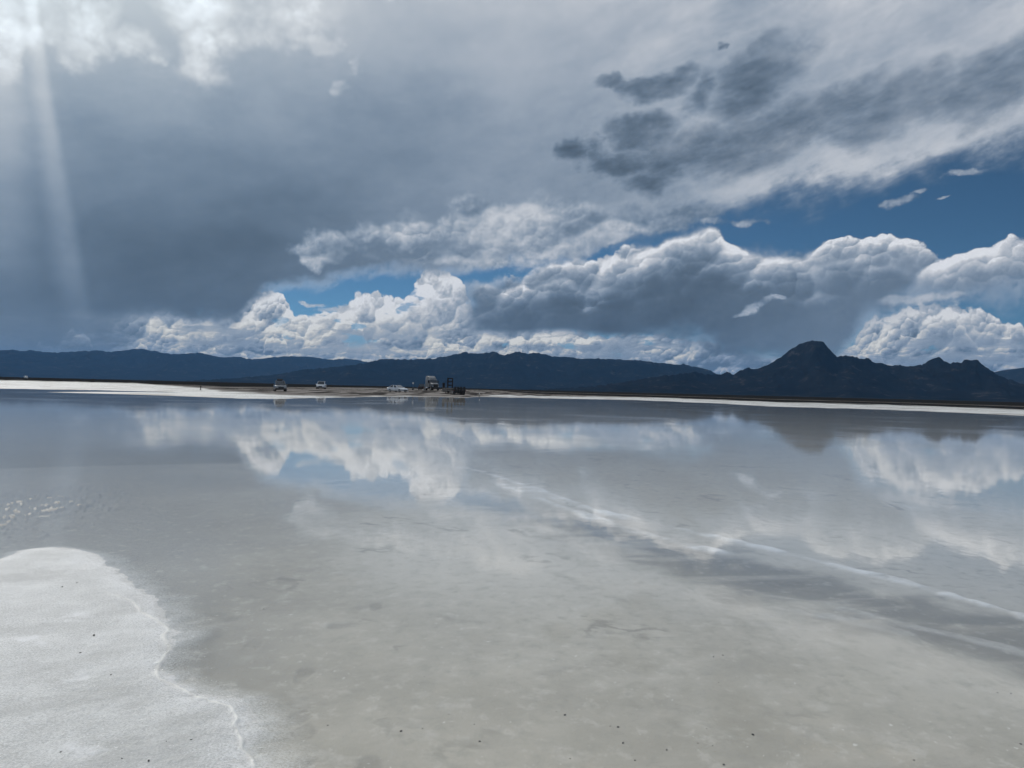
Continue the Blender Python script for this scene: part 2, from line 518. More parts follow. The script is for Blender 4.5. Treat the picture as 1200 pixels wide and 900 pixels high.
TRACK = [(-1.7,15.9),(-0.632,14.622),(0.329,12.458),(1.206,10.102),(1.761,9.322),(2.236,8.654),(2.632,8.029),(3.09,7.35),(3.443,6.711),(3.724,6.148),(3.944,5.648),(4.167,5.119)]
TRACK2 = [(-0.592,13.754),(0.542,10.852),(1.297,9.079),(1.892,8.03),(2.231,7.602)]
TRACK3 = [(0.042,12.628),(0.998,10.366),(1.727,9.138)]
TRACK4 = [(2.015,6.122),(2.493,5.913),(2.803,5.45),(3.135,5.167),(3.422,4.814)]
TRACK5 = [(2.021,5.731),(2.469,5.548),(2.793,5.196)]
DARKBAND = [(-0.515,12.08),(0.697,9.482),(1.305,8.432),(1.753,7.43),(2.28,6.478),(2.777,5.938),(3.198,5.482),(3.604,4.991)]
PRINTS = [(-2.44,5.479),(-2.774,5.989),(-1.568,4.582),(-1.127,4.139),(-0.991,3.585),(-0.926,3.471),(-0.574,3.177),(-0.968,5.474),(-1.867,6.132),(-3.189,6.229),(-0.842,3.093)]
SMEARS = [[(-2.149,5.167),(-1.999,5.179),(-1.807,5.078)], [(-1.229,5.012),(-1.12,5.039),(-0.971,5.107)], [(-1.971,6.235),(-1.729,6.145)], [(0.138,4.222),(0.337,4.3),(0.548,4.408),(0.719,4.534)], [(-0.574,5.338),(-0.319,5.198),(0.041,5.188)], [(0.356,6.846),(0.732,6.004),(0.999,5.735)], [(0.62,5.029),(1.024,5.024)], [(-1.128,5.483),(-0.96,5.432)], [(-0.18,4.796),(0.094,4.64)]]
PALE = [(-2.848,4.938),(-2.742,4.378),(-2.338,4.012),(-2.269,3.934),(-1.674,3.972),(-2.922,4.514),(-1.759,3.192)]


def ground_fields(x, y):
    """height (m, water level at 0) and surface masks of the flat at world x, y"""
    r = np.hypot(x, y)
    az = np.degrees(np.arctan2(x, y))
    rs = np.interp(az, SH_AZ, SH_R)
    rs = rs * (1 + 0.05 * (fbm(az * 0.9, az * 0 + 3, 5, 31) - 0.5)) + 2.0 * (fbm(x * 0.06, y * 0.06, 3, 32) - 0.5)
    s = r - rs
    t = rs / np.maximum(r, 1e-3)                    # 1 at the shore, 0 far away
    z = -0.032 + 0.016 * (fbm(x * 0.35, y * 0.35, 4, 1) - 0.5) + 0.004 * (fbm(x * 3, y * 3, 3, 2) - 0.5)
    z = z - 0.02 * sst(10, 40, r)
    land = -0.02 + 0.10 * sst(-1.0, 3.0, s) + 0.24 * sst(2, 30, s) + 0.36 * sst(20, 75, s)
    land = land + (0.05 * (fbm(x * 0.08, y * 0.03, 4, 3) - 0.5) + 0.02 * (fbm(x * 0.6, y * 0.6, 3, 4) - 0.5)) * sst(0, 6, s)
    side = np.interp(az, [-40, -18, -12, -1, 2, 45], [0.25, 0.35, 1.0, 1.0, 0.30, 0.25])
    land = np.where(land > 0.06, 0.06 + (land - 0.06) * side, land)
    z = np.where(s > -1.5, np.maximum(z, land), z)
    # sandbar of salt at the left
    nb = r < 400
    bd = np.full(x.shape, 9.0)
    ins = np.zeros(x.shape, bool)
    m = (r > 50) & (r < 260) & (az < -15) & (az > -36)
    if m.any():
        d, _ = seg_dist(x[m], y[m], BAR, True)
        i_ = inside(x[m], y[m], BAR)
        bd[m] = np.where(i_, -d, d)
    z = np.maximum(z, np.where(bd < 1.5, 0.06 - 0.05 * sst(-2.5, 0.3, bd) - 0.08 * sst(0.3, 1.5, bd), -9))
    # near shelf of dry salt and its curled edge
    white = np.zeros(x.shape)
    ridge = np.zeros(x.shape)
    crust = np.zeros(x.shape)
    m = (r < 16) & (x < 3.0)
    if m.any():
        X, Y = x[m], y[m]
        wob = 0.05 * (fbm(X * 5, Y * 5, 4, 8) - 0.5)
        d, _ = seg_dist(X, Y, SHELF, True)
        sd = np.where(inside(X, Y, SHELF), -d, d) + wob * 2.5 + 0.24 * (fbm(X * 1.9, Y * 1.9, 4, 9) - 0.5)
        w2 = 0.035 * (fbm(X * 16, Y * 16, 3, 28) - 0.5)
        rd, al = seg_dist(X + wob * 0.6 + w2, Y + 0.6 * wob - w2, RIDGE)
        edge = sst(0.42, -0.12, sd)
        rough = fbm(X * 26, Y * 26, 3, 10) - 0.5
        zz = -0.034 + 0.046 * edge + 0.005 * (fbm(X * 6, Y * 6, 4, 11) - 0.5) * edge + 0.006 * rough * edge
        rg = np.exp(-(rd / (0.006 + 0.009 * fbm(X * 9, Y * 9, 2, 12))) ** 2) * sst(0.0, 0.15, al)
        zz = zz + 0.008 * rg * (0.5 + fbm(X * 14, Y * 14, 3, 13))
        z[m] = np.maximum(z[m], zz)
        white[m] = sst(0.20, -0.05, sd + 0.22 * (fbm(X * 9, Y * 9, 5, 14, 0.6) - 0.5))
        ridge[m] = rg
        crust[m] = sst(0.30, 0.05, sd) * sst(-0.25, 0.05, sd) + sst(-1.8, -3.0, X) * 0.5
    # crumbs of salt just breaking the surface further out on the left, their white also standing in for sun glitter
    glint_crumb = np.zeros(x.shape)
    m = (r > 5) & (r < 20) & (x < -2)
    if m.any():
        X, Y = x[m], y[m]
        zone = sst(1.7, 0.3, np.hypot((X + 6.2) * 1.0, (Y - 8.4) * 0.55)) 
        n = fbm(X * 13, Y * 6.0, 4, 15, 0.65) + 0.10 * (fbm(X * 2, Y * 2, 2, 16) - 0.5)
        cr = sst(0.60, 0.67, n) * zone
        z[m] = np.maximum(z[m], -0.02 + 0.036 * cr - 0.2 * (cr < 0.02))
        glint_crumb[m] = cr
    # old wheel tracks: pale ridges of salt just under the surface
    track = np.zeros(x.shape)
    dark = np.zeros(x.shape)
    m = (r > 2.5) & (r < 22) & (x > -4)
    if m.any():
        X, Y = x[m], y[m]
        w = fbm(X * 2.2, Y * 2.2, 4, 17) - 0.5
        st = fbm(X * 0.8 + Y * 0.5, (Y - X * 0.2) * 5, 4, 18)
        acc = np.zeros(X.shape)
        for pts, wd, amt in ((TRACK, 0.10, 1.0), (TRACK2, 0.16, .7), (TRACK3, 0.10, .5), (TRACK4, 0.08, .25), (TRACK5, 0.07, .22)):
            d, al = seg_dist(X, Y, pts)
            d = d + w * 0.22
            acc = np.maximum(acc, amt * sst(wd, wd * 0.15, d) * sst(0.0, 0.12, al) * (0.35 + 1.0 * sst(.35, .65, st)))
        d, al = seg_dist(X, Y, DARKBAND)
        dark[m] = sst(0.95, 0.15, d + w * 0.9) * sst(0.0, 0.25, al) * (0.5 + 0.5 * sst(.35, .6, st))
        track[m] = np.clip(acc * (0.70 + 0.5 * sst(.38, .60, fbm(X * 9, Y * 9, 4, 19, 0.6))), 0, 1)
        z[m] = z[m] + 0.016 * track[m] - 0.008 * dark[m]
    # footprints, drag marks
    stain = np.zeros(x.shape)
    pale = np.zeros(x.shape)
    m = (r < 14)
    if m.any():
        X, Y = x[m], y[m]
        w = fbm(X * 9, Y * 9, 3, 20) - 0.5
        acc = np.zeros(X.shape)
        for i, (a, b) in enumerate(PRINTS):
            k = 0.07
            q = np.hypot((X - a) / (k * 0.9), (Y - b) / (k * 1.9)) + w * 0.9
            acc = np.maximum(acc, sst(1.0, 0.5, q) * 0.8)
        for k, pts in enumerate(SMEARS):
            d, al = seg_dist(X, Y, pts)
            acc = np.maximum(acc, sst(0.10, 0.0, d + w * 0.12) * (0.9 if k < 3 else 0.55) * sst(0, .2, al) * sst(1, .8, al))
        stain[m] = acc
        pa = np.zeros(X.shape)
        for a, b in PALE:
            q = np.hypot((X - a) / 0.12, (Y - b) / 0.10) + w * 1.4
            pa = np.maximum(pa, sst(1.0, 0.6, q))
        pale[m] = pa
        z[m] = z[m] - 0.004 * acc
    # land colour: salt near the water, mud on the spit, scrub far off
    n1 = fbm(x * 0.05, y * 0.016, 5, 22)
    clean = sst(3.6, 8.0, r + 3 * (fbm(x * 0.4, y * 0.4, 4, 43) - 0.5)) * sst(-20, -6, az + 8 * (fbm(x * 0.6, y * 0.6, 3, 44) - 0.5))
    silt = sst(-10, -27, az + 14 * (fbm(x * 0.5, y * 0.5, 4, 41) - 0.5)) * sst(2.6, 4.5, r)
    n2 = fbm(x * 0.5, y * 0.09, 4, 23)
    wl = np.interp(az, [-45, -27, -24, -19, -15, -10, -3, -1.5, 2, 10, 20, 35], [.38, .38, .60, .74, .92, 1.02, 1.05, .92, .86, .74, .70, .66])
    lw = sst(-0.05, 0.05, t - wl + 0.22 * (n2 - 0.5)) * sst(-1.5, 0.5, s)
    bar_w = sst(0.8, -0.3, bd)
    white = np.maximum(white, np.maximum(lw, bar_w))
    mud = sst(-0.5, 1.5, s) * (1 - np.maximum(lw, bar_w))
    sc_hi = np.interp(az, [-45, -26, -18, -2, 1, 12, 35], [.46, .46, .33, .33, .58, .74, .72])
    line = np.exp(-((t - sc_hi * 0.55) / 0.03) ** 2) * 0.6 * sst(-2, 2, az)
    scrub = sst(0.03, -0.05, t - sc_hi + 0.08 * (n1 - 0.5)) * (s > 0) * (1 - line)
    band = sst(.60, .64, t) * sst(.72, .66, t) * sst(-1, 3, az) * 0.4
    wet = np.maximum(mud * sst(.50, .58, n2 * 0.65 + n1 * 0.35) * (1 - scrub), band * mud * 0.8)
    return z, dict(white=white, mud=mud, scrub=scrub, wet=wet, ridge=ridge, crust=np.maximum(crust, glint_crumb), track=track, dark=dark, stain=stain, pale=pale, silt=silt, clean=clean)


def ground_z(x, y):
    return float(ground_fields(np.array([float(x)]), np.array([float(y)]))[0][0])


# ------------------------------------------------------------------ object helpers
def tag(o, label=None, cat=None, group=None, kind=None):
    for k, val in (('label', label), ('category', cat), ('group', group), ('kind', kind)):
        if val:
            o[k] = val
    return o


def link(o, parent=None):
    col.objects.link(o)
    if parent:
        o.parent = parent
    return o


def grid_mesh(name, P, wrap=False):
    """mesh from a (rows, cols, 3) array of points"""
    nr, nc = P.shape[:2]
    me = bpy.data.meshes.new(name)
    i = np.arange(nr * nc).reshape(nr, nc)
    if wrap:
        i = np.concatenate([i, i[:, :1]], 1)
    q = np.stack([i[:-1, :-1], i[:-1, 1:], i[1:, 1:], i[1:, :-1]], -1).reshape(-1, 4)
    me.vertices.add(nr * nc)
    me.vertices.foreach_set('co', P.reshape(-1).astype(np.float32))
    me.loops.add(q.size)
    me.loops.foreach_set('vertex_index', q.reshape(-1).astype(np.int32))
    me.polygons.add(len(q))
    me.polygons.foreach_set('loop_start', (np.arange(len(q)) * 4).astype(np.int32))
    me.polygons.foreach_set('loop_total', np.full(len(q), 4, np.int32))
    me.update(calc_edges=True)
    me.polygons.foreach_set('use_smooth', np.ones(len(q), bool))
    return me


def material(name):
    m = bpy.data.materials.new(name)
    m.use_nodes = True
    Ctx.nt = m.node_tree
    Ctx.nt.nodes.clear()
    p = N('ShaderNodeBsdfPrincipled')
    o = N('ShaderNodeOutputMaterial')
    Ctx.nt.links.new(p.outputs[0], o.inputs[0])
    return m, p, o


def bump(h, strength, dist):
    n = N('ShaderNodeBump')
    n.inputs['Strength'].default_value = strength
    n.inputs['Distance'].default_value = dist
    _sock(h, n, n.inputs.find('Height'))
    return S(n.outputs[0])


def attr(name):
    n = N('ShaderNodeAttribute')
    n.attribute_name = name
    return S(n.outputs['Fac'])


# ------------------------------------------------------------------ ground
def build_ground():
    front = np.linspace(-44, 44, 900)
    back = np.linspace(44, 316, 70)[1:-1]
    az = np.radians(np.concatenate([front, back]))
    d = np.concatenate([np.linspace(560, 20, 480), np.linspace(20, 3, 190)[1:], np.geomspace(3, 0.05, 60)[1:]])
    rr = np.concatenate([[0.02, 0.8, 1.6], CAM_H * 866.67 / d])
    RR, AA = np.meshgrid(rr, az, indexing='ij')
    x, y = RR * np.sin(AA), RR * np.cos(AA)
    z, f = ground_fields(x.ravel(), y.ravel())
    P = np.stack([x, y, z.reshape(x.shape)], -1)
    me = grid_mesh('salt_flat', P, True)
    for k, a in f.items():
        at = me.attributes.new(k, 'FLOAT', 'POINT')
        at.data.foreach_set('value', np.ascontiguousarray(a, dtype=np.float32))
    o = link(bpy.data.objects.new('salt_flat_ground', me))
    tag(o, 'pale salt flat with lake bed, dry crust and muddy far shore', None, None, 'structure')

    m, p, _ = material('salt')
    g = N('ShaderNodeNewGeometry')
    pos = S(g.outputs['Position'])
    big = noise(pos, 0.55, 6.0, 0.6)
    mid = noise(pos, 3.5, 6.0, 0.62)
    sx, sy, sz = split(pos)
    streak = noise(vec(sx * 0.5 + sy * 0.3, sy * 1.2 - sx * 0.7, 0.0), 1.6, 6.0, 0.65)
    grain = noise(pos, 90.0, 4.0, 0.7)
    bed = mixc((0.385, 0.365, 0.315), (0.50, 0.475, 0.415), sstep(.36, .64, big))
    bed = mixc(bed, (0.50, 0.475, 0.42), sstep(.48, .70, streak) * 0.7)
    bed = mixc(bed, (0.60, 0.53, 0.42), sstep(.56, .72, noise(pos, 0.9, 4.0, 0.55)) * 0.25)
    bed = mixc(bed, (0.66, 0.645, 0.60), sstep(.56, .72, mid) * 0.45)
    bed = mixc(bed, (0.36, 0.345, 0.31), sstep(.52, .70, noise(vec(sx, sy * 0.9, 5.0), 2.4, 7.0, 0.7)) * 0.45)
    bed = mixc(bed, (0.70, 0.685, 0.645), attr('clean') * (1.0 - attr('dark')) * 0.62)
    bed = mixc(bed, (0.22, 0.215, 0.20), attr('silt') * 0.8)
    bed = mixc(bed, (0.25, 0.247, 0.23), attr('dark') * 0.72)
    bed = mixc(bed, (0.25, 0.24, 0.215), clamp01(attr('stain') * sstep(.36, .56, mid) + sstep(.66, .76, noise(pos, 2.0, 5.0, 0.7)) * 0.35) * 0.6)
    bits = noise(vec(sx, sy * 0.8, 3.0), 8.0, 8.0, 0.75)
    bed = mixc(bed, (0.345, 0.335, 0.295), sstep(.50, .64, bits) * 0.42)
    bed = mixc(bed, (0.64, 0.625, 0.575), sstep(.47, .35, bits) * 0.42)
    fleck = sstep(.66, .70, noise(vec(sx, sy * 0.8, 2.0), 22.0, 3.0, 0.6)) * sstep(.50, .62, noise(pos, 1.3, 4.0, 0.6))
    bed = mixc(bed, (0.78, 0.78, 0.75), fleck * 0.75)
    scratch = sstep(.030, .006, M('ABSOLUTE', noise(vec(sx * 0.8 + sy * 0.2, sy * 0.8, 7.0), 1.5, 5.0, 0.55) - 0.5)) * sstep(.54, .64, noise(pos, 1.1, 3.0, 0.5))
    bed = mixc(bed, (0.24, 0.23, 0.205), scratch * 0.5)
    bed = mixc(bed, (0.88, 0.89, 0.89), attr('track') * sstep(.25, .6, grain * 0.4 + mid * 0.6))
    dry = mixc((0.50, 0.50, 0.48), (0.74, 0.74, 0.72), sstep(.38, .62, mid * 0.35 + grain * 0.65))
    dry = mixc(dry, (0.42, 0.42, 0.40), sstep(.46, .68, streak) * 0.55)
    dry = mixc(dry, (0.40, 0.40, 0.385), sstep(.54, .70, noise(pos, 1.6, 6.0, 0.65)) * 0.45)
    dry = mixc(dry, (0.87, 0.87, 0.87), clamp01(attr('pale') * sstep(.40, .60, mid) * 0.5 + attr('crust') * sstep(.3, .7, grain) * 0.6 + sstep(.66, .72, noise(pos, 130.0, 2.0, 0.5)) * 0.7))
    dry = mixc(dry, (0.30, 0.28, 0.26), sstep(.47, .60, noise(vec(sx * 0.035, sy * 0.035, 0.0), 3.0, 7.0, 0.7)) * sstep(40.0, 80.0, M('ABSOLUTE', sy)) * 0.7)
    dry = mixc(dry, (0.92, 0.905, 0.85), attr('ridge') * 0.95)
    c = mixc(bed, dry, attr('white'))
    mudn = noise(vec(sx * 0.25, sy * 0.08, 0.0), 1.0, 6.0, 0.6)
    mud = mixc((0.15, 0.137, 0.127), (0.27, 0.25, 0.232), sstep(.35, .65, mudn))
    mud = mixc(mud, (0.05, 0.046, 0.044), attr('wet'))
    mud = mixc(mud, (0.020, 0.021, 0.022), attr('scrub'))
    c = mixc(c, mud, attr('mud'))
    c = mixc(c, (0.80, 0.81, 0.81), attr('crust') * (1.0 - attr('white')) * sstep(.35, .70, grain) * 0.8)
    Ctx.nt.links.new(c.s, p.inputs['Base Color'])
    rough = mixf(0.75, 0.62, attr('white'))
    _sock(rough, p, p.inputs.find('Roughness'))
    _sock(mixf(mixf(0.22, 0.12, attr('white')), 0.0, attr('mud')), p, p.inputs.find('Specular IOR Level'))
    h = grain * 0.5 + noise(pos, 28.0, 5.0, 0.65) * 1.2 + noise(pos, 260.0, 2.0, 0.6) * 0.25
    b = bump(h * mixf(0.25, 1.0, attr('white')), 0.55, 0.010)
    Ctx.nt.links.new(b.s, p.inputs['Normal'])
    me.materials.append(m)


build_ground()


def build_water():
    az = np.radians(np.linspace(0, 360, 181)[:-1])
    rr = np.concatenate([[0.05], np.geomspace(0.8, 700, 60)])
    RR, AA = np.meshgrid(rr, az, indexing='ij')
    P = np.stack([RR * np.sin(AA), RR * np.cos(AA), RR * 0], -1)
    me = grid_mesh('water', P, True)
    o = link(bpy.data.objects.new('shallow_water', me))
    tag(o, 'thin still sheet of water mirroring the clouds', None, None, 'structure')
    m = bpy.data.materials.new('water')
    m.use_nodes = True
    Ctx.nt = m.node_tree
    Ctx.nt.nodes.clear()
    g = N('ShaderNodeNewGeometry')
    pos = S(g.outputs['Position'])
    sx, sy, sz = split(pos)
    rip = noise(vec(sx * 1.0, sy * 0.55, 0.0), 1.3, 4.0, 0.55) * 0.7 + noise(vec(sx, sy * 0.6, 4.0), 9.0, 3.0, 0.5) * 0.10
    glit = sstep(1.9, 0.3, M('SQRT', (sx + 6.3) * (sx + 6.3) + (sy - 8.3) * (sy - 8.3) * 0.25))      # a breeze ruffles this patch
    bn = bump(rip + glit * noise(vec(sx * 1.0, sy * 0.7, 8.0), 34.0, 2.0, 0.5) * 1.1, 0.25, 0.012)
    dt = N('ShaderNodeVectorMath')
    dt.operation = 'DOT_PRODUCT'
    Ctx.nt.links.new(g.outputs['Incoming'], dt.inputs[0])
    Ctx.nt.links.new(bn.s, dt.inputs[1])
    cosi = M('ABSOLUTE', S(dt.outputs['Value']))
    fres = M('POWER', M('SUBTRACT', 1.0, cosi, True), 5.0) * 0.98 + 0.02     # same from above and below
    gl = N('ShaderNodeBsdfAnisotropic')
    gl.inputs['Color'].default_value = (1, 1, 1, 1)
    _sock(mixf(0.028, 0.075, sstep(.45, .65, noise(pos, 0.12, 4.0, 0.6))), gl, gl.inputs.find('Roughness'))
    Ctx.nt.links.new(bn.s, gl.inputs['Normal'])
    tr = N('ShaderNodeBsdfTransparent')
    tr.inputs[0].default_value = (0.965, 0.965, 0.955, 1)
    mx = N('ShaderNodeMixShader')
    Ctx.nt.links.new(fres.s, mx.inputs[0])
    Ctx.nt.links.new(tr.outputs[0], mx.inputs[1])
    Ctx.nt.links.new(gl.outputs[0], mx.inputs[2])
    o2 = N('ShaderNodeOutputMaterial')
    Ctx.nt.links.new(mx.outputs[0], o2.inputs[0])
    me.materials.append(m)


build_water()


# ------------------------------------------------------------------ mountains
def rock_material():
    m, p, _ = material('cloud_shadowed_rock')
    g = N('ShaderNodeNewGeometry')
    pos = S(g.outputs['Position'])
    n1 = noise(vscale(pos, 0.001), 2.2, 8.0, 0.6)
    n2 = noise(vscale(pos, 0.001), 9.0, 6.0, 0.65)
    c = mixc((0.005, 0.0055, 0.006), (0.010, 0.010, 0.0095), sstep(.35, .65, n1))  # cloud shadow put into the base colour, darker than the bare rock
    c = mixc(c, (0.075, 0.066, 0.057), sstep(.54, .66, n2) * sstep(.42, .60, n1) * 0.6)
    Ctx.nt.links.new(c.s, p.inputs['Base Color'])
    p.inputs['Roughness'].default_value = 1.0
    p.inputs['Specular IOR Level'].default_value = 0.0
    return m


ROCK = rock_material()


def mountain(name, label, ridge, dist, width, seed, jag=0.05, gully=0.5, cols=620, rows=70):
    """a range whose crest follows ridge (degrees right of north, degrees up) about dist metres away"""
    a = np.array([p[0] for p in ridge])
    e = np.array([p[1] for p in ridge])
    az = np.linspace(a[0], a[-1], cols)
    el = np.interp(az, a, e)
    el = el + jag * 1.6 * (fbm(az * 5.0, az * 0 + seed, 5, seed, 0.62) - 0.5)
    el = np.maximum(el, 0.0) * sst(a[0], a[0] + 1.0, az) * sst(a[-1], a[-1] - 1.0, az)
    q = np.concatenate([np.linspace(-1, 0, rows), np.linspace(0, 1, rows // 2)[1:]])
    Q, AZ = np.meshgrid(q, az, indexing='ij')
    ker = np.hanning(61)
    els = np.convolve(np.pad(el, 30, mode='edge'), ker / ker.sum(), mode='valid')
    xw, yw = dist * np.sin(np.radians(AZ)), dist * (1 + Q * 0.3)
    wob = (fbm(AZ * 0.9, Q * 3.0, 4, seed + 3) - 0.5) * 3.0 * np.clip(np.abs(Q) * 2.0, 0, 1)
    mm = np.clip(np.abs(Q) * 3.5, 0, 1)
    EL = np.interp(AZ, az, el) * (1 - mm) + np.interp(AZ + wob, az, els) * mm
    crest = dist * (1 + 0.10 * (fbm(az * 0.25, az * 0 + 1.5, 3, seed + 5) - 0.5))
    Rr = crest[None, :] + Q * width
    hmax = np.tan(np.radians(EL)) * crest[None, :]
    prof = np.clip(1 - np.abs(Q), 0, 1)
    prof = 0.35 * prof + 0.65 * prof ** 1.9
    x, y = Rr * np.sin(np.radians(AZ)), Rr * np.cos(np.radians(AZ))
    k = 1.0 / (width * 0.42)
    rn = fbm(x * k, y * k, 6, seed + 9, 0.52, True)
    rn2 = fbm(x * k * 3.1, y * k * 3.1, 5, seed + 19, 0.5, True)
    mask = np.clip(np.abs(Q) * 4, 0, 1)
    z = hmax * prof * (1 + gully * mask * (rn - 0.62) * 1.4 + 0.25 * mask * (rn2 - 0.62))
    # never poke above the crest line as seen from the flat
    z = np.minimum(z, np.interp(AZ, az, np.tan(np.radians(el)))* crest[None, :] * (0.985 - 0.03 * mask) * Rr / crest[None, :] + hmax * 0.015 * (1 - mask))
    z = z - 3.0 * (1 - np.clip(prof * 6, 0, 1))
    me = grid_mesh(name, np.stack([x, y, z], -1))
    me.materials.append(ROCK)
    o = link(bpy.data.objects.new(name, me))
    tag(o, label, None, None, 'structure')
    return o


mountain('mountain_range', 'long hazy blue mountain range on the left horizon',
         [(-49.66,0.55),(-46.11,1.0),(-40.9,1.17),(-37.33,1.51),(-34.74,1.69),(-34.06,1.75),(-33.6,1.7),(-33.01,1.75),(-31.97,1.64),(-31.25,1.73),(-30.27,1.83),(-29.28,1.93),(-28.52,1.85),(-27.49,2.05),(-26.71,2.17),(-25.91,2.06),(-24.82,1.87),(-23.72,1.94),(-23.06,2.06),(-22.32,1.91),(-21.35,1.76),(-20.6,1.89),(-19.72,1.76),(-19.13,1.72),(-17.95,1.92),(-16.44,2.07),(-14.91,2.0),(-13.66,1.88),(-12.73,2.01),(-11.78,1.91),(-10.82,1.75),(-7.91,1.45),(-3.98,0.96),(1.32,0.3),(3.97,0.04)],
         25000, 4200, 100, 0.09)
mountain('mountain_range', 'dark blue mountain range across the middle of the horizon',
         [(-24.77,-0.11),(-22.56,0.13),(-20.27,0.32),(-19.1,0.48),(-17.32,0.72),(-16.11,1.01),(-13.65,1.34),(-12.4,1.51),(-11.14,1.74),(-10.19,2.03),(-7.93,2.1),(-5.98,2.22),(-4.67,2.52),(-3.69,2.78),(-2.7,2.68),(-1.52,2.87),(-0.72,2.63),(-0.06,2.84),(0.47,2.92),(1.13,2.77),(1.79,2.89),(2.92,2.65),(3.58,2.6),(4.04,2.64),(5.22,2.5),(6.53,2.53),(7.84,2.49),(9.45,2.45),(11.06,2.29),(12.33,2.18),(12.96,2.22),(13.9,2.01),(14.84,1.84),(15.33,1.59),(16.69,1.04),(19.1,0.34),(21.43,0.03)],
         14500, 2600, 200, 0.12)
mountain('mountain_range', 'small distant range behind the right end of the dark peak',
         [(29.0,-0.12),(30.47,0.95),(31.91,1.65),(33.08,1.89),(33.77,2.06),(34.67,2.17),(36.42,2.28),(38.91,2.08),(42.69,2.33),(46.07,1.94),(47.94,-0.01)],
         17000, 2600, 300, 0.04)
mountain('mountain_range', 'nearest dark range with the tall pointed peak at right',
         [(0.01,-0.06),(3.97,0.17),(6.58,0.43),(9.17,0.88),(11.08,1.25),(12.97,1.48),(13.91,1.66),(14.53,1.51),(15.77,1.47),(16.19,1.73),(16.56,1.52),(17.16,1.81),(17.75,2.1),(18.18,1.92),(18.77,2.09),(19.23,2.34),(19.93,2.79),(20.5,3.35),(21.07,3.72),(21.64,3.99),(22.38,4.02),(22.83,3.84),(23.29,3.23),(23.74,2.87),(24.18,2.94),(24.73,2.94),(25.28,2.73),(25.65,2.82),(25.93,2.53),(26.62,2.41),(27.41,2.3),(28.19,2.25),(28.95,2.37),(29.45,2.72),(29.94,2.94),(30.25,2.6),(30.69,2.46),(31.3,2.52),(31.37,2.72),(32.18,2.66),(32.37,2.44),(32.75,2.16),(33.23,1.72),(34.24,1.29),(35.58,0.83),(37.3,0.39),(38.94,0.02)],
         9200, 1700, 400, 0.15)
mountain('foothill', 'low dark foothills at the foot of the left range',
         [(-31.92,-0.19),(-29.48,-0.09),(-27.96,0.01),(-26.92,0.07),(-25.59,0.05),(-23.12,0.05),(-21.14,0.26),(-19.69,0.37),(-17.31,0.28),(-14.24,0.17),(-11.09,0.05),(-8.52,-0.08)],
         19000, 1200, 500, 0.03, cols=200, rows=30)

# ------------------------------------------------------------------ haze over the whole basin
def build_haze():
    bm = bmesh.new()
    bmesh.ops.create_cube(bm, size=1.0)
    for vtx in bm.verts:
        vtx.co = Vector((vtx.co.x * 64000, vtx.co.y * 64000, -4.5 if vtx.co.z < 0 else 1150.0))
    me = bpy.data.meshes.new('haze')
    bm.to_mesh(me)
    o = link(bpy.data.objects.new('haze', me))
    tag(o, 'thin blue haze filling the air of the basin', None, None, 'stuff')
    m = bpy.data.materials.new('haze')
    m.use_nodes = True
    nt = m.node_tree
    nt.nodes.clear()
    pv = nt.nodes.new('ShaderNodeVolumePrincipled')
    pv.inputs['Color'].default_value = (0.21, 0.49, 0.93, 1)
    pv.inputs['Density'].default_value = HAZE
    pv.inputs['Anisotropy'].default_value = 0.0
    ou = nt.nodes.new('ShaderNodeOutputMaterial')
    nt.links.new(pv.outputs[0], ou.inputs['Volume'])
    me.materials.append(m)


HAZE = 1.6e-5
build_haze()


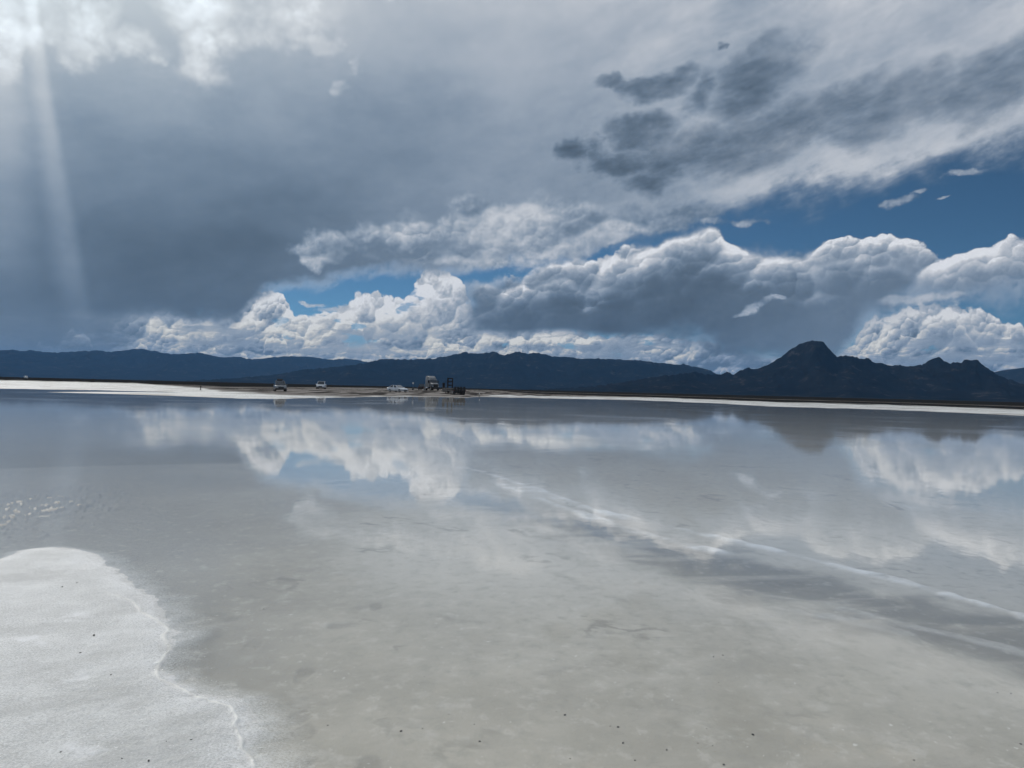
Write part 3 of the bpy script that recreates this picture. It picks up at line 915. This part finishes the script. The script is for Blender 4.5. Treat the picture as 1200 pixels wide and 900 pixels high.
# ------------------------------------------------------------------ small mesh toolkit
class MB:
    """collects simple solids, then links them as one mesh object"""
    def __init__(self):
        self.bm = bmesh.new()

    def box(self, x0, x1, y0, y1, z0, z1, taper=0.0, bev=0.0):
        t = bmesh.new()
        bmesh.ops.create_cube(t, size=1.0)
        for w in t.verts:
            top = w.co.z > 0
            k = 1 - taper if top else 1
            w.co = Vector(((x0 + x1) / 2 + w.co.x * (x1 - x0) * k, (y0 + y1) / 2 + w.co.y * (y1 - y0) * k, z1 if top else z0))
        if bev:
            bmesh.ops.bevel(t, geom=list(t.edges), offset=bev, segments=2, affect='EDGES', profile=0.6)
        self._join(t)
        return self

    def _join(self, t):
        me = bpy.data.meshes.new('tmp')
        t.to_mesh(me)
        t.free()
        self.bm.from_mesh(me)
        bpy.data.meshes.remove(me)

    def cyl(self, p, q, r0, r1=None, seg=16, bev=0.0):
        p, q = Vector(p), Vector(q)
        t = bmesh.new()
        L = (q - p).length
        bmesh.ops.create_cone(t, cap_ends=True, segments=seg, radius1=r0, radius2=r0 if r1 is None else r1, depth=L)
        if bev:
            es = [e for e in t.edges if abs(e.verts[0].co.z - e.verts[1].co.z) < 1e-5]
            bmesh.ops.bevel(t, geom=es, offset=bev, segments=2, affect='EDGES')
        rot = (q - p).to_track_quat('Z', 'Y').to_matrix().to_4x4()
        t.transform(Matrix.Translation((p + q) / 2) @ rot)
        self._join(t)
        return self

    def loft(self, rings):
        vs = [[self.bm.verts.new(p) for p in ring] for ring in rings]
        n = len(vs[0])
        for a, b in zip(vs[:-1], vs[1:]):
            for i in range(n):
                self.bm.faces.new((a[i], a[(i + 1) % n], b[(i + 1) % n], b[i]))
        self.bm.faces.new(vs[0][::-1])
        self.bm.faces.new(vs[-1])
        return self

    def slab(self, pts, off):
        """polygon given a thickness vector"""
        off = Vector(off)
        a = [self.bm.verts.new(p) for p in pts]
        b = [self.bm.verts.new(Vector(p) + off) for p in pts]
        self.bm.faces.new(a)
        self.bm.faces.new(b[::-1])
        n = len(a)
        for i in range(n):
            self.bm.faces.new((a[i], b[i], b[(i + 1) % n], a[(i + 1) % n]))
        return self

    def build(self, name, mat, parent=None, smooth=False):
        bmesh.ops.recalc_face_normals(self.bm, faces=list(self.bm.faces))
        me = bpy.data.meshes.new(name)
        self.bm.to_mesh(me)
        self.bm.free()
        me.materials.append(mat)
        if smooth:
            for f in me.polygons:
                f.use_smooth = True
            me.set_sharp_from_angle(angle=R(40))
        return link(bpy.data.objects.new(name, me), parent)


def paint(name, base, rough=0.35, metal=0.0, dirt=(0.22, 0.20, 0.18), amount=0.15, coat=0.0, scale=1.3):
    m, p, _ = material(name)
    tc = N('ShaderNodeTexCoord')
    ob = S(tc.outputs['Object'])
    ox, oy, oz = split(ob)
    n = noise(ob, scale, 6.0, 0.62)
    low = sstep(0.9, 0.2, oz)
    c = mixc(base, dirt, clamp01(sstep(.42, .70, n) * amount + low * amount * 0.7))
    Ctx.nt.links.new(c.s, p.inputs['Base Color'])
    _sock(lin(0.3, 0.7, rough * 0.85, min(1.0, rough * 1.3), n), p, p.inputs.find('Roughness'))
    p.inputs['Metallic'].default_value = metal
    p.inputs['Coat Weight'].default_value = coat
    return m


WHITE = paint('white_paint', (0.78, 0.79, 0.80), 0.30, coat=0.5)
SILVER = paint('silver_paint', (0.16, 0.165, 0.17), 0.28, 0.3, coat=0.6)
GREYP = paint('pale_grey_paint', (0.15, 0.16, 0.17), 0.5)
BLACKP = paint('black_paint', (0.020, 0.021, 0.024), 0.30, coat=0.4)
GLASS = paint('tinted_glass', (0.03, 0.035, 0.04), 0.06, amount=0.06, coat=1.0)
RUBBER = paint('tyre_rubber', (0.022, 0.022, 0.023), 0.85, amount=0.3)
RIM = paint('wheel_metal', (0.40, 0.40, 0.41), 0.35, 0.7)
PLASTIC = paint('black_plastic', (0.030, 0.030, 0.032), 0.6)
LAMP = paint('headlamp_lens', (0.55, 0.56, 0.58), 0.12, amount=0.05)
STEEL = paint('dark_steel', (0.016, 0.017, 0.020), 0.6, 0.2, dirt=(0.04, 0.028, 0.02))
CHROME = paint('bright_metal', (0.60, 0.61, 0.62), 0.22, 0.9, amount=0.1)
CLOTHB = paint('black_bag_cloth', (0.022, 0.022, 0.025), 0.9, amount=0.1)
WOOD = paint('weathered_wood', (0.05, 0.042, 0.035), 0.9, dirt=(.08,.07,.06))
STONE = paint('dark_stone', (0.075, 0.070, 0.062), 0.9, amount=0.2, scale=60)


def ring(x, hw, zb, zt, r):
    """rounded rectangle cross-section at x, used to loft bodies"""
    pts = []
    for sy, sz, a0 in ((1, 1, 0), (-1, 1, 90), (-1, -1, 180), (1, -1, 270)):
        cy, cz = sy * (hw - r), (zt - r if sz > 0 else zb + r)
        for k in range(4):
            a = R(a0 + k * 30)
            pts.append((x, cy + r * math.cos(a), cz + r * math.sin(a)))
    return pts


def wheel(parent, x, y, rad, wid, side):
    t = MB().cyl((x, y - wid / 2, rad), (x, y + wid / 2, rad), rad, seg=24, bev=0.03).build('wheel', RUBBER, parent, True)
    yo = y + side * (wid / 2 + 0.004)
    MB().cyl((x, yo - side * 0.03, rad), (x, yo, rad), rad * 0.62, seg=20).build('rim', RIM, t)
    return t


def make_car(name, loc, heading, body, greenhouse, paintm, L, W, wheels, rad, label, group=None, cat='car', extras=None):
    """body: (x, half width, z bottom, z top); greenhouse: side outline of the cabin (x, z) front to back"""
    root = link(bpy.data.objects.new(name, None))
    root.location = loc
    root.rotation_euler = (0, 0, R(90 - heading))
    tag(root, label, cat, group)
    MB().loft([ring(x, hw, zb, zt, 0.10) for x, hw, zb, zt in body]).build('body', paintm, root, True)
    hw = W / 2
    (x0, z0), (x1, z1), (x2, z2), (x3, z3) = greenhouse      # windscreen base, roof front, roof rear, rear window base
    cab = MB()
    def cring(x, z, k):
        return (x, hw * k, z)
    inset0, inset1 = 0.93, 0.76
    lo = [(x0, hw * inset0, z0), (x3, hw * inset0, z3), (x3, -hw * inset0, z3), (x0, -hw * inset0, z0)]
    hi = [(x1, hw * inset1, z1), (x2, hw * inset1, z2), (x2, -hw * inset1, z2), (x1, -hw * inset1, z1)]
    cab.loft([lo, hi])
    cab.build('cabin', paintm, root)
    # glass set just proud of the cabin faces
    def pane(nm, quad, inset, name_mat=GLASS):
        c = sum((Vector(q) for q in quad), Vector()) / len(quad)
        nrm = (Vector(quad[1]) - Vector(quad[0])).cross(Vector(quad[2]) - Vector(quad[0])).normalized()
        mid = Vector(((x0 + x3) / 2, 0, (z0 + z1) / 2))
        if nrm.dot(c - mid) < 0:
            nrm = -nrm
        pts = [c + (Vector(q) - c) * inset + nrm * 0.004 for q in quad]
        return MB().slab(pts, nrm * 0.012).build(nm, name_mat, root)
    pane('windscreen', [lo[0], lo[3], hi[3], hi[0]], 0.88)
    pane('rear_window', [lo[1], lo[2], hi[2], hi[1]], 0.84)
    for sgn, (a, b, c_, d) in ((1, (lo[0], lo[1], hi[1], hi[0])), (-1, (lo[3], lo[2], hi[2], hi[3]))):
        va, vb, vc, vd = map(Vector, (a, b, c_, d))
        for f0, f1 in ((0.04, 0.47), (0.53, 0.95)):
            quad = [va.lerp(vb, f0), va.lerp(vb, f1), vd.lerp(vc, f1), vd.lerp(vc, f0)]
            pane('side_window', quad, 0.86)
    xf = max(b_[0] for b_ in body)
    xr = min(b_[0] for b_ in body)
    zf = body[-1][3] if body[-1][0] == xf else body[0][3]
    for sgn in (1, -1):
        MB().box(xf - 0.16, xf + 0.012, sgn * hw * 0.66 - 0.17, sgn * hw * 0.66 + 0.17, zf - 0.20, zf - 0.06, bev=0.02).build('headlight', LAMP, root)
        MB().box(xr - 0.012, xr + 0.12, sgn * hw * 0.72 - 0.13, sgn * hw * 0.72 + 0.13, zf - 0.16, zf + 0.02, bev=0.02).build('tail_light', paint('red_lens', (0.20, 0.01, 0.01), 0.2), root)
        MB().box(x0 - 0.30, x0 - 0.16, sgn * (hw + 0.02), sgn * (hw + 0.17), z0 + 0.02, z0 + 0.17, bev=0.03).build('mirror', paintm, root)
    MB().box(xf - 0.05, xf + 0.02, -hw * 0.42, hw * 0.42, zf - 0.34, zf - 0.10, bev=0.015).build('grille', PLASTIC, root)
    MB().box(xf - 0.18, xf + 0.05, -hw * 0.92, hw * 0.92, rad * 0.75, zf - 0.38, bev=0.04).build('bumper', PLASTIC if name != 'sedan' else paintm, root)
    for wx_ in wheels:
        for sgn in (1, -1):
            wheel(root, wx_, sgn * (hw - 0.10), rad, 0.22, sgn)
    if extras:
        extras(root)
    return root


def on_ground(x, y): return (x, y, ground_z(x, y))


SUV_BODY = [(-2.30, .80, .42, .98), (-2.22, .90, .36, 1.05), (-1.2, .94, .32, 1.08), (0.4, .94, .32, 1.06), (1.0, .94, .32, 1.04), (1.9, .91, .34, 0.97), (2.25, .84, .40, 0.90), (2.32, .74, .46, 0.84)]


def roof_bag(root):
    b = MB().loft([ring(-1.15, .34, 1.79, 1.96, .08), ring(-1.05, .42, 1.78, 2.06, .12), (ring(-0.4, .44, 1.78, 2.10, .14)), ring(0.0, .42, 1.78, 2.05, .12), ring(0.10, .34, 1.79, 1.95, .08)]).build('roof_bag', CLOTHB, root, True)
    for y_ in (-.55, .55):
        MB().cyl((-1.2, y_, 1.80), (0.6, y_, 1.80), .025, seg=8).build('roof_rail', PLASTIC, root)
    for x_ in (-.8, -.2):
        MB().box(x_ - .03, x_ + .03, -.45, .45, 2.03, 2.115, bev=.01).build('strap', PLASTIC, b)


def light_rail(root):
    for y_ in (-.55, .55):
        MB().cyl((-1.3, y_, 1.86), (0.4, y_, 1.86), .025, seg=8).build('roof_rail', PLASTIC, root)


SUV1, SUV2, SEDAN, DARKCAR = (-39.16, 124.9), (-43.9, 170.4), (-23.4, 151.5), (-26.0, 216.0)
TRUCK, TRAILER, TRAILER_HEAD = (-22.2, 205.0), (-11.4, 147.5), 163
SIGN, MARKER, STAKE, VAN = (-25.4, 190.0), (-51.4, 122.2), (-6.1, 140.0), (-458.0, 697.0)
VEH = 'vehicles parked on the muddy spit'
make_car('suv', on_ground(*SUV1), 158, SUV_BODY, [(1.05, 1.02), (0.35, 1.76), (-1.75, 1.74), (-2.22, 1.04)], SILVER, 4.64, 1.88, (1.42, -1.38), 0.37,
         'silver SUV with black luggage strapped on its roof, leftmost vehicle on the spit', VEH, 'suv', roof_bag)
make_car('suv', on_ground(*SUV2), 172, SUV_BODY, [(1.10, 1.02), (0.55, 1.80), (-2.02, 1.80), (-2.24, 1.04)], WHITE, 4.64, 1.88, (1.42, -1.38), 0.38,
         'white SUV facing the water, between silver SUV and white sedan', VEH, 'suv', light_rail)
SEDAN_BODY = [(-2.32, .72, .40, .84), (-2.25, .84, .34, .93), (-1.2, .90, .28, .96), (0.3, .90, .28, .94), (1.1, .90, .28, .90), (1.9, .87, .30, .80), (2.28, .78, .36, .70), (2.34, .68, .42, .64)]
make_car('sedan', on_ground(*SEDAN), 128, SEDAN_BODY, [(1.05, .90), (0.15, 1.43), (-1.00, 1.44), (-1.95, .94)], WHITE, 4.66, 1.82, (1.42, -1.36), 0.33,
         'low white sedan parked nose right at the edge of the spit', VEH, 'car')
make_car('suv', on_ground(*DARKCAR), 5, SUV_BODY, [(1.05, 1.02), (0.45, 1.72), (-1.95, 1.70), (-2.24, 1.04)], BLACKP, 4.64, 1.88, (1.42, -1.38), 0.37,
         'small black SUV half hidden behind the left side of the truck', VEH, 'suv')


def make_truck(loc, heading):
    root = link(bpy.data.objects.new('truck_tractor', None))
    root.location = loc
    root.rotation_euler = (0, 0, R(90 - heading))
    tag(root, 'tall pale grey truck tractor with high sleeper cab, beside dark trailer', 'truck', VEH)
    MB().box(-3.6, 3.2, -.45, .45, .62, .86, bev=.03).build('chassis', STEEL, root)
    h = MB().loft([ring(1.45, 1.02, .95, 2.15, .15), ring(2.6, .98, .95, 2.02, .18), ring(3.25, .90, .92, 1.85, .18), ring(3.38, .80, .95, 1.75, .15)]).build('hood', GREYP, root, True)
    MB().box(3.36, 3.42, -.62, .62, .98, 1.72, bev=.02).build('grille', PLASTIC, h)
    c = MB().loft([ring(-.25, 1.16, .95, 3.30, .14), ring(.55, 1.16, .95, 3.25, .14), ring(1.05, 1.12, .95, 2.95, .16), ring(1.48, 1.08, .95, 2.20, .14)]).build('cab', GREYP, root, True)
    MB().loft([ring(-2.15, 1.20, .95, 3.55, .14), ring(-.27, 1.20, .95, 3.75, .14)]).build('sleeper', GREYP, root, True)
    MB().loft([ring(-2.1, 1.02, 3.52, 3.98, .10), ring(-.9, 1.05, 3.6, 4.02, .12), ring(.15, .98, 3.28, 3.60, .10), ring(.6, .90, 3.20, 3.32, .05)]).build('roof_fairing', GREYP, root, True)
    MB().slab([(1.50, .95, 2.24), (1.50, -.95, 2.24), (1.12, -.92, 2.92), (1.12, .92, 2.92)], (.05, 0, .03)).build('windscreen', GLASS, c)
    for sgn in (1, -1):
        y = sgn * 1.165
        MB().slab([(1.2, y, 2.15), (.10, y, 2.15), (.10, y, 2.85), (.85, y, 2.85)], (0, sgn * .02, 0)).build('side_window', GLASS, c)
        MB().box(.0, 1.25, sgn * 1.165 - .01, sgn * 1.165 + .015, 1.0, 2.08, bev=.005).build('door', GREYP, c)
        MB().cyl((-2.35, sgn * 1.05, .9), (-2.35, sgn * 1.05, 3.95), .075, seg=12).build('exhaust_stack', CHROME, root)
        MB().cyl((-1.9, sgn * .95, .72), (-.1, sgn * .95, .72), .30, seg=18, bev=.03).build('fuel_tank', CHROME, root, True)
        MB().box(3.28, 3.40, sgn * .78 - .14, sgn * .78 + .14, 1.05, 1.30, bev=.03).build('headlight', LAMP, root)
        MB().box(1.2, 1.28, sgn * 1.22, sgn * 1.50, 2.15, 2.75, bev=.03).build('mirror', PLASTIC, root)
        wheel(root, 2.45, sgn * .98, .52, .30, sgn)
        for x_ in (-1.95, -3.2):
            wheel(root, x_ - .35, sgn * .86, .52, .56, sgn)
        MB().box(1.85, 3.1, sgn * .82, sgn * 1.16, 1.08, 1.2, bev=.03).build('fender', GREYP, root)
    MB().box(3.35, 3.62, -1.18, 1.18, .48, .90, bev=.06).build('bumper', PLASTIC, root)
    MB().cyl((-2.9, 0, .86), (-2.9, 0, 1.0), .5, seg=20).build('fifth_wheel', STEEL, root)


make_truck(on_ground(*TRUCK), 156)


def make_trailer(loc, heading):
    """low-bed trailer: raised neck with a tall rack, sloping step, low rear deck on its axles; x runs towards the tail"""
    root = link(bpy.data.objects.new('flatbed_trailer', None))
    root.location = loc
    root.rotation_euler = (0, 0, R(90 - heading))
    tag(root, 'long dark low-bed trailer with tall open rack, right of the truck', 'trailer', VEH)
    W = 1.22
    nk = MB().box(-6.2, -3.0, -W, W, .42, 1.30, bev=.03).build('neck_deck', STEEL, root)
    MB().slab([(-3.0, -W, .45), (-3.0, W, .45), (-1.6, W, .35), (-1.6, -W, .35)], (0, 0, .78)).build('step_ramp', STEEL, root)
    dk = MB().box(-1.6, 4.4, -W, W, .62, .90, bev=.02).build('rear_deck', STEEL, root)
    for k in range(6):
        y0 = -W + .02 + k * (2 * W / 6)
        MB().box(-1.5, 4.4, y0, y0 + 2 * W / 6 - .05, .904, .95).build('plank', WOOD, dk)
    for y_ in (-.48, .48):
        MB().box(-4.55, -4.40, y_ - .13, y_ + .13, 1.30, 3.35, bev=.02).build('rack_post', STEEL, root)
    for z_ in (1.85, 2.55, 3.22):
        MB().box(-4.53, -4.42, -.35, .35, z_ - .12, z_ + .12, bev=.02).build('rack_bar', STEEL, root)
    MB().box(-6.3, -6.15, -W, -W + .5, 1.1, 2.3, bev=.02).build('headboard', STEEL, root)
    for y_ in (-.7, .7):
        MB().cyl((-5.2, y_, 0.02), (-5.2, y_, .74), .07, seg=10).build('landing_leg', STEEL, root)
        MB().box(-5.35, -5.05, y_ - .15, y_ + .15, 0.0, .04).build('foot_plate', STEEL, root)
    for x_ in (1.2, 2.35, 3.5):
        for sgn in (1, -1):
            wheel(root, x_, sgn * .98, .44, .42, sgn)
        MB().cyl((x_, -.78, .44), (x_, .78, .44), .08, seg=10).build('axle', STEEL, root)
    for k in range(4):
        y0 = -W + .12 + k * .58
        MB().box(4.42, 4.52, y0, y0 + .44, .22, 1.55, bev=.02).build('loading_ramp', STEEL, root)
    for sgn in (1, -1):
        MB().box(4.4, 4.46, sgn * 1.1 - .09, sgn * 1.1 + .09, .68, .82).build('tail_light', paint('trailer_red_lens', (.2, .01, .01), .2), root)


make_trailer(on_ground(*TRAILER), TRAILER_HEAD)


def post_thing(name, xy, label, cat, h, r, mat, extra=None):
    x, y, z = on_ground(*xy)
    root = link(bpy.data.objects.new(name, None))
    root.location = (x, y, z)
    tag(root, label, cat)
    MB().cyl((0, 0, -.1), (0, 0, h), r, r * .85, seg=10).build('post', mat, root)
    if extra:
        extra(root)


def sign_plate(root):
    s_ = MB().cyl((0, -.06, 1.85), (0, -.02, 1.85), .30, seg=24).build('sign_plate', GREYP, root)
    MB().cyl((0, -.065, 1.85), (0, -.055, 1.85), .22, seg=24).build('plate_face', WHITE, s_)
    MB().box(-.22, .22, -.22, .22, -.05, .62, taper=.25, bev=.03).build('base_block', PLASTIC, root)


def stub_top(root):
    MB().cyl((0, 0, .50), (0, 0, .70), .13, .10, seg=12, bev=.02).build('post_cap', PLASTIC, root)
    MB().cyl((0, 0, .0), (0, 0, .06), .20, seg=14).build('base_plate', PLASTIC, root)


def stake_flag(root):
    MB().box(-.05, .05, -.03, .03, .50, .80, bev=.01).build('stake_head', WHITE, root)


post_thing('road_sign', SIGN, 'small pale round sign on a thin post left of the truck', 'sign', 2.0, .035, GREYP, sign_plate)
post_thing('marker_post', MARKER, 'short dark marker post standing alone on the white salt at left', 'post', .55, .07, PLASTIC, stub_top)
post_thing('wooden_stake', STAKE, 'thin pale stake at the right tip of the spit', 'stake', .60, .035, WOOD, stake_flag)


def make_van(loc, heading):
    root = link(bpy.data.objects.new('camper_van', None))
    root.location = loc
    root.rotation_euler = (0, 0, R(90 - heading))
    tag(root, 'tiny white van far off below the left mountains', 'van')
    MB().loft([ring(-2.6, .92, .40, 2.35, .12), ring(.9, .98, .38, 2.45, .14), ring(1.5, .96, .38, 2.05, .14), ring(2.0, .94, .38, 1.25, .12), ring(2.7, .86, .42, 1.00, .12)]).build('body', WHITE, root, True)
    MB().slab([(2.02, .80, 1.28), (2.02, -.80, 1.28), (1.55, -.80, 1.98), (1.55, .80, 1.98)], (.03, 0, .02)).build('windscreen', GLASS, root)
    for sgn in (1, -1):
        MB().slab([(1.55, sgn * .98, 1.3), (.7, sgn * .99, 1.3), (.7, sgn * .99, 1.9), (1.35, sgn * .98, 1.9)], (0, sgn * .015, 0)).build('side_window', GLASS, root)
        MB().box(2.62, 2.71, sgn * .60 - .14, sgn * .60 + .14, .72, .90, bev=.02).build('headlight', LAMP, root)
        for x_ in (1.75, -1.6):
            wheel(root, x_, sgn * .84, .36, .24, sgn)


make_van(on_ground(*VAN), 130)

# ------------------------------------------------------------------ pebbles
def pebbles():
    protos = []
    for k in range(4):
        bm = bmesh.new()
        bmesh.ops.create_icosphere(bm, subdivisions=2, radius=1.0)
        rnd = random.Random(k)
        ph = [rnd.uniform(0, 6) for _ in range(3)]
        for w in bm.verts:
            c = w.co
            f = 1 + 0.22 * math.sin(2.3 * c.x + ph[0]) * math.cos(2.9 * c.y + ph[1]) + 0.12 * math.sin(4 * c.z + ph[2])
            w.co = Vector((c.x * f * 1.25, c.y * f * .9, c.z * f * .62))
        me = bpy.data.meshes.new('pebble')
        bm.to_mesh(me)
        bm.free()
        me.materials.append(STONE)
        for f_ in me.polygons:
            f_.use_smooth = True
        protos.append(me)
    wet = [(1.334,4.547),(1.267,4.514),(1.159,4.224),(1.187,4.116),(1.176,3.488),(1.122,3.394),(0.971,3.547),(0.892,3.398),(0.7,3.356),(0.733,3.326),(0.953,3.377),(0.822,3.3),(0.575,3.227),(0.546,3.38),(0.613,3.408),(0.51,3.549),(0.546,3.542),(0.367,3.463),(0.301,3.658),(0.261,3.694),(-0.445,4.097),(-0.269,3.635),(-0.139,3.532),(-0.055,3.466),(-0.107,3.363),(-0.379,3.474),(-0.388,3.414),(-0.475,3.443),(0.293,3.228),(1.004,3.912),(1.181,5.822),(0.956,3.209),(1.387,3.913),(1.175,3.497),(1.822,3.288),(2.419,3.469),(2.705,4.069),(2.775,4.062),(1.264,3.314),(-0.826,3.485),(-1.716,5.243),(-0.753,3.534)]
    dryp = [(-3.403,5.673),(-3.367,5.801),(-3.487,5.714),(-2.479,4.326),(-2.131,4.013),(-2.083,3.469),(-1.392,3.312),(-1.493,3.291),(-1.458,3.17),(-1.487,3.118),(-1.607,3.133),(-2.22,3.591),(-1.893,3.178),(-2.565,4.618)]
    special = {('pebbles in', 30): 'lone dark pebble far out in the shallow water near the pale wheel tracks',
               ('pebbles in', 20): 'lone dark pebble in the water above the lower middle cluster',
               ('pebbles in', 40): 'lone dark pebble in the water beside the upper bend of the salt edge',
               ('pebbles in', 35): 'dark pebble in the water at the right edge of the picture',
               ('pebbles in', 34): 'lone dark pebble in the water near the bottom right corner',
               ('pebbles in', 31): 'dark pebble in the water nearest the bottom edge, right of centre',
               ('pebbles on', 4): 'dark pebble on the dry salt closest to the curled ridge bend',
               ('pebbles on', 3): 'dark pebble on the dry salt between the two pale footmarks',
               ('pebbles on', 6): 'largest dark pebble on the dry salt near the lower ridge'}
    for pts, lab, grp in ((wet, 'small dark pebble lying on the bed of the shallow water', 'pebbles in the shallow water'),
                          (dryp, 'small dark pebble lying on the dry salt crust', 'pebbles on the salt crust')):
        for i, (x, y) in enumerate(pts):
            if i % 3 == 2 and (grp[:10], i) not in special:
                continue
            o = link(bpy.data.objects.new('pebble', protos[i % 4]))
            k = random.choice((.0025, .003, .0035, .004, .0055)) * min(1.6, math.hypot(x, y) / 3.8)
            z = ground_z(x, y)
            t = (CAM_H - z) / CAM_H
            o.location = (x * t, y * t, ground_z(x * t, y * t) + k * .35)
            o.scale = (k, k, k)
            o.rotation_euler = (0, 0, random.uniform(0, 6.28))
            tag(o, special.get((grp[:10], i), lab), 'pebble', grp)


pebbles()


# ------------------------------------------------------------------ crumbs of salt crust along the edge of the dry shelf
def salt_crumbs():
    rng = np.random.default_rng(5)
    pts = np.array(RIDGE)
    seg = np.hypot(*(pts[1:] - pts[:-1]).T)
    cum = np.concatenate([[0], np.cumsum(seg)])
    out = []
    for n, spread, lo, hi in ((700, 0.012, .0010, .0026), (300, 0.08, .0008, .0018)):
        t = rng.uniform(0.02, 1, n) * cum[-1]
        bx = np.interp(t, cum, pts[:, 0]) + rng.normal(0, spread, n)
        by = np.interp(t, cum, pts[:, 1]) + rng.normal(0, spread * 1.2, n)
        out.append(np.stack([bx, by, rng.uniform(lo, hi, n) * rng.choice([.7, 1, 1, 1.5], n)], 1))
    sh = np.array(SHELF[1:17])
    k = rng.integers(0, len(sh) - 1, 500)
    f = rng.uniform(0, 1, 500)[:, None]
    e = sh[k] * (1 - f) + sh[k + 1] * f + rng.normal(0, 0.13, (500, 2))
    out.append(np.column_stack([e, rng.uniform(.001, .003, 500)]))
    az = np.radians(rng.uniform(-36, 36, 500))
    rr = 3.2 * (1 + 2.4 * rng.uniform(0, 1, 500) ** 1.6)
    out.append(np.column_stack([rr * np.sin(az), rr * np.cos(az), rng.uniform(.0012, .0032, 500)]))
    P = np.concatenate(out)
    z, _ = ground_fields(P[:, 0].copy(), P[:, 1].copy())
    base = bmesh.new()
    bmesh.ops.create_icosphere(base, subdivisions=1, radius=1.0)
    V = np.array([v_.co[:] for v_ in base.verts])
    F = np.array([[v_.index for v_ in f_.verts] for f_ in base.faces])
    base.free()
    n, nv = len(P), len(V)
    jit = rng.uniform(0.6, 1.35, (n, nv, 1))
    flat = np.stack([rng.uniform(.8, 1.7, n), rng.uniform(.7, 1.3, n), rng.uniform(.2, .45, n)], 1)[:, None, :]
    loc = V[None] * jit * flat
    a = rng.uniform(0, 6.28, n)
    ca, sa = np.cos(a)[:, None], np.sin(a)[:, None]
    X = (loc[:, :, 0] * ca - loc[:, :, 1] * sa) * P[:, 2:3] + P[:, 0:1]
    Y = (loc[:, :, 0] * sa + loc[:, :, 1] * ca) * P[:, 2:3] + P[:, 1:2]
    Z = loc[:, :, 2] * P[:, 2:3] + z[:, None] + P[:, 2:3] * 0.25
    verts = np.stack([X, Y, Z], -1).reshape(-1, 3)
    faces = (F[None] + (np.arange(n) * nv)[:, None, None]).reshape(-1, 3)
    me = bpy.data.meshes.new('salt_crumbs')
    me.from_pydata(verts.tolist(), [], faces.tolist())
    m, p, _ = material('salt_crystal')
    tc = N('ShaderNodeNewGeometry')
    c = mixc((0.66, 0.65, 0.61), (0.88, 0.88, 0.86), sstep(.4, .6, noise(S(tc.outputs['Position']), 40.0, 3.0, 0.6)))
    Ctx.nt.links.new(c.s, p.inputs['Base Color'])
    p.inputs['Roughness'].default_value = 0.35
    me.materials.append(m)
    o = link(bpy.data.objects.new('salt_crumbs', me))
    tag(o, 'loose white salt crumbs strewn along the curled crust edge', None, None, 'stuff')


salt_crumbs()
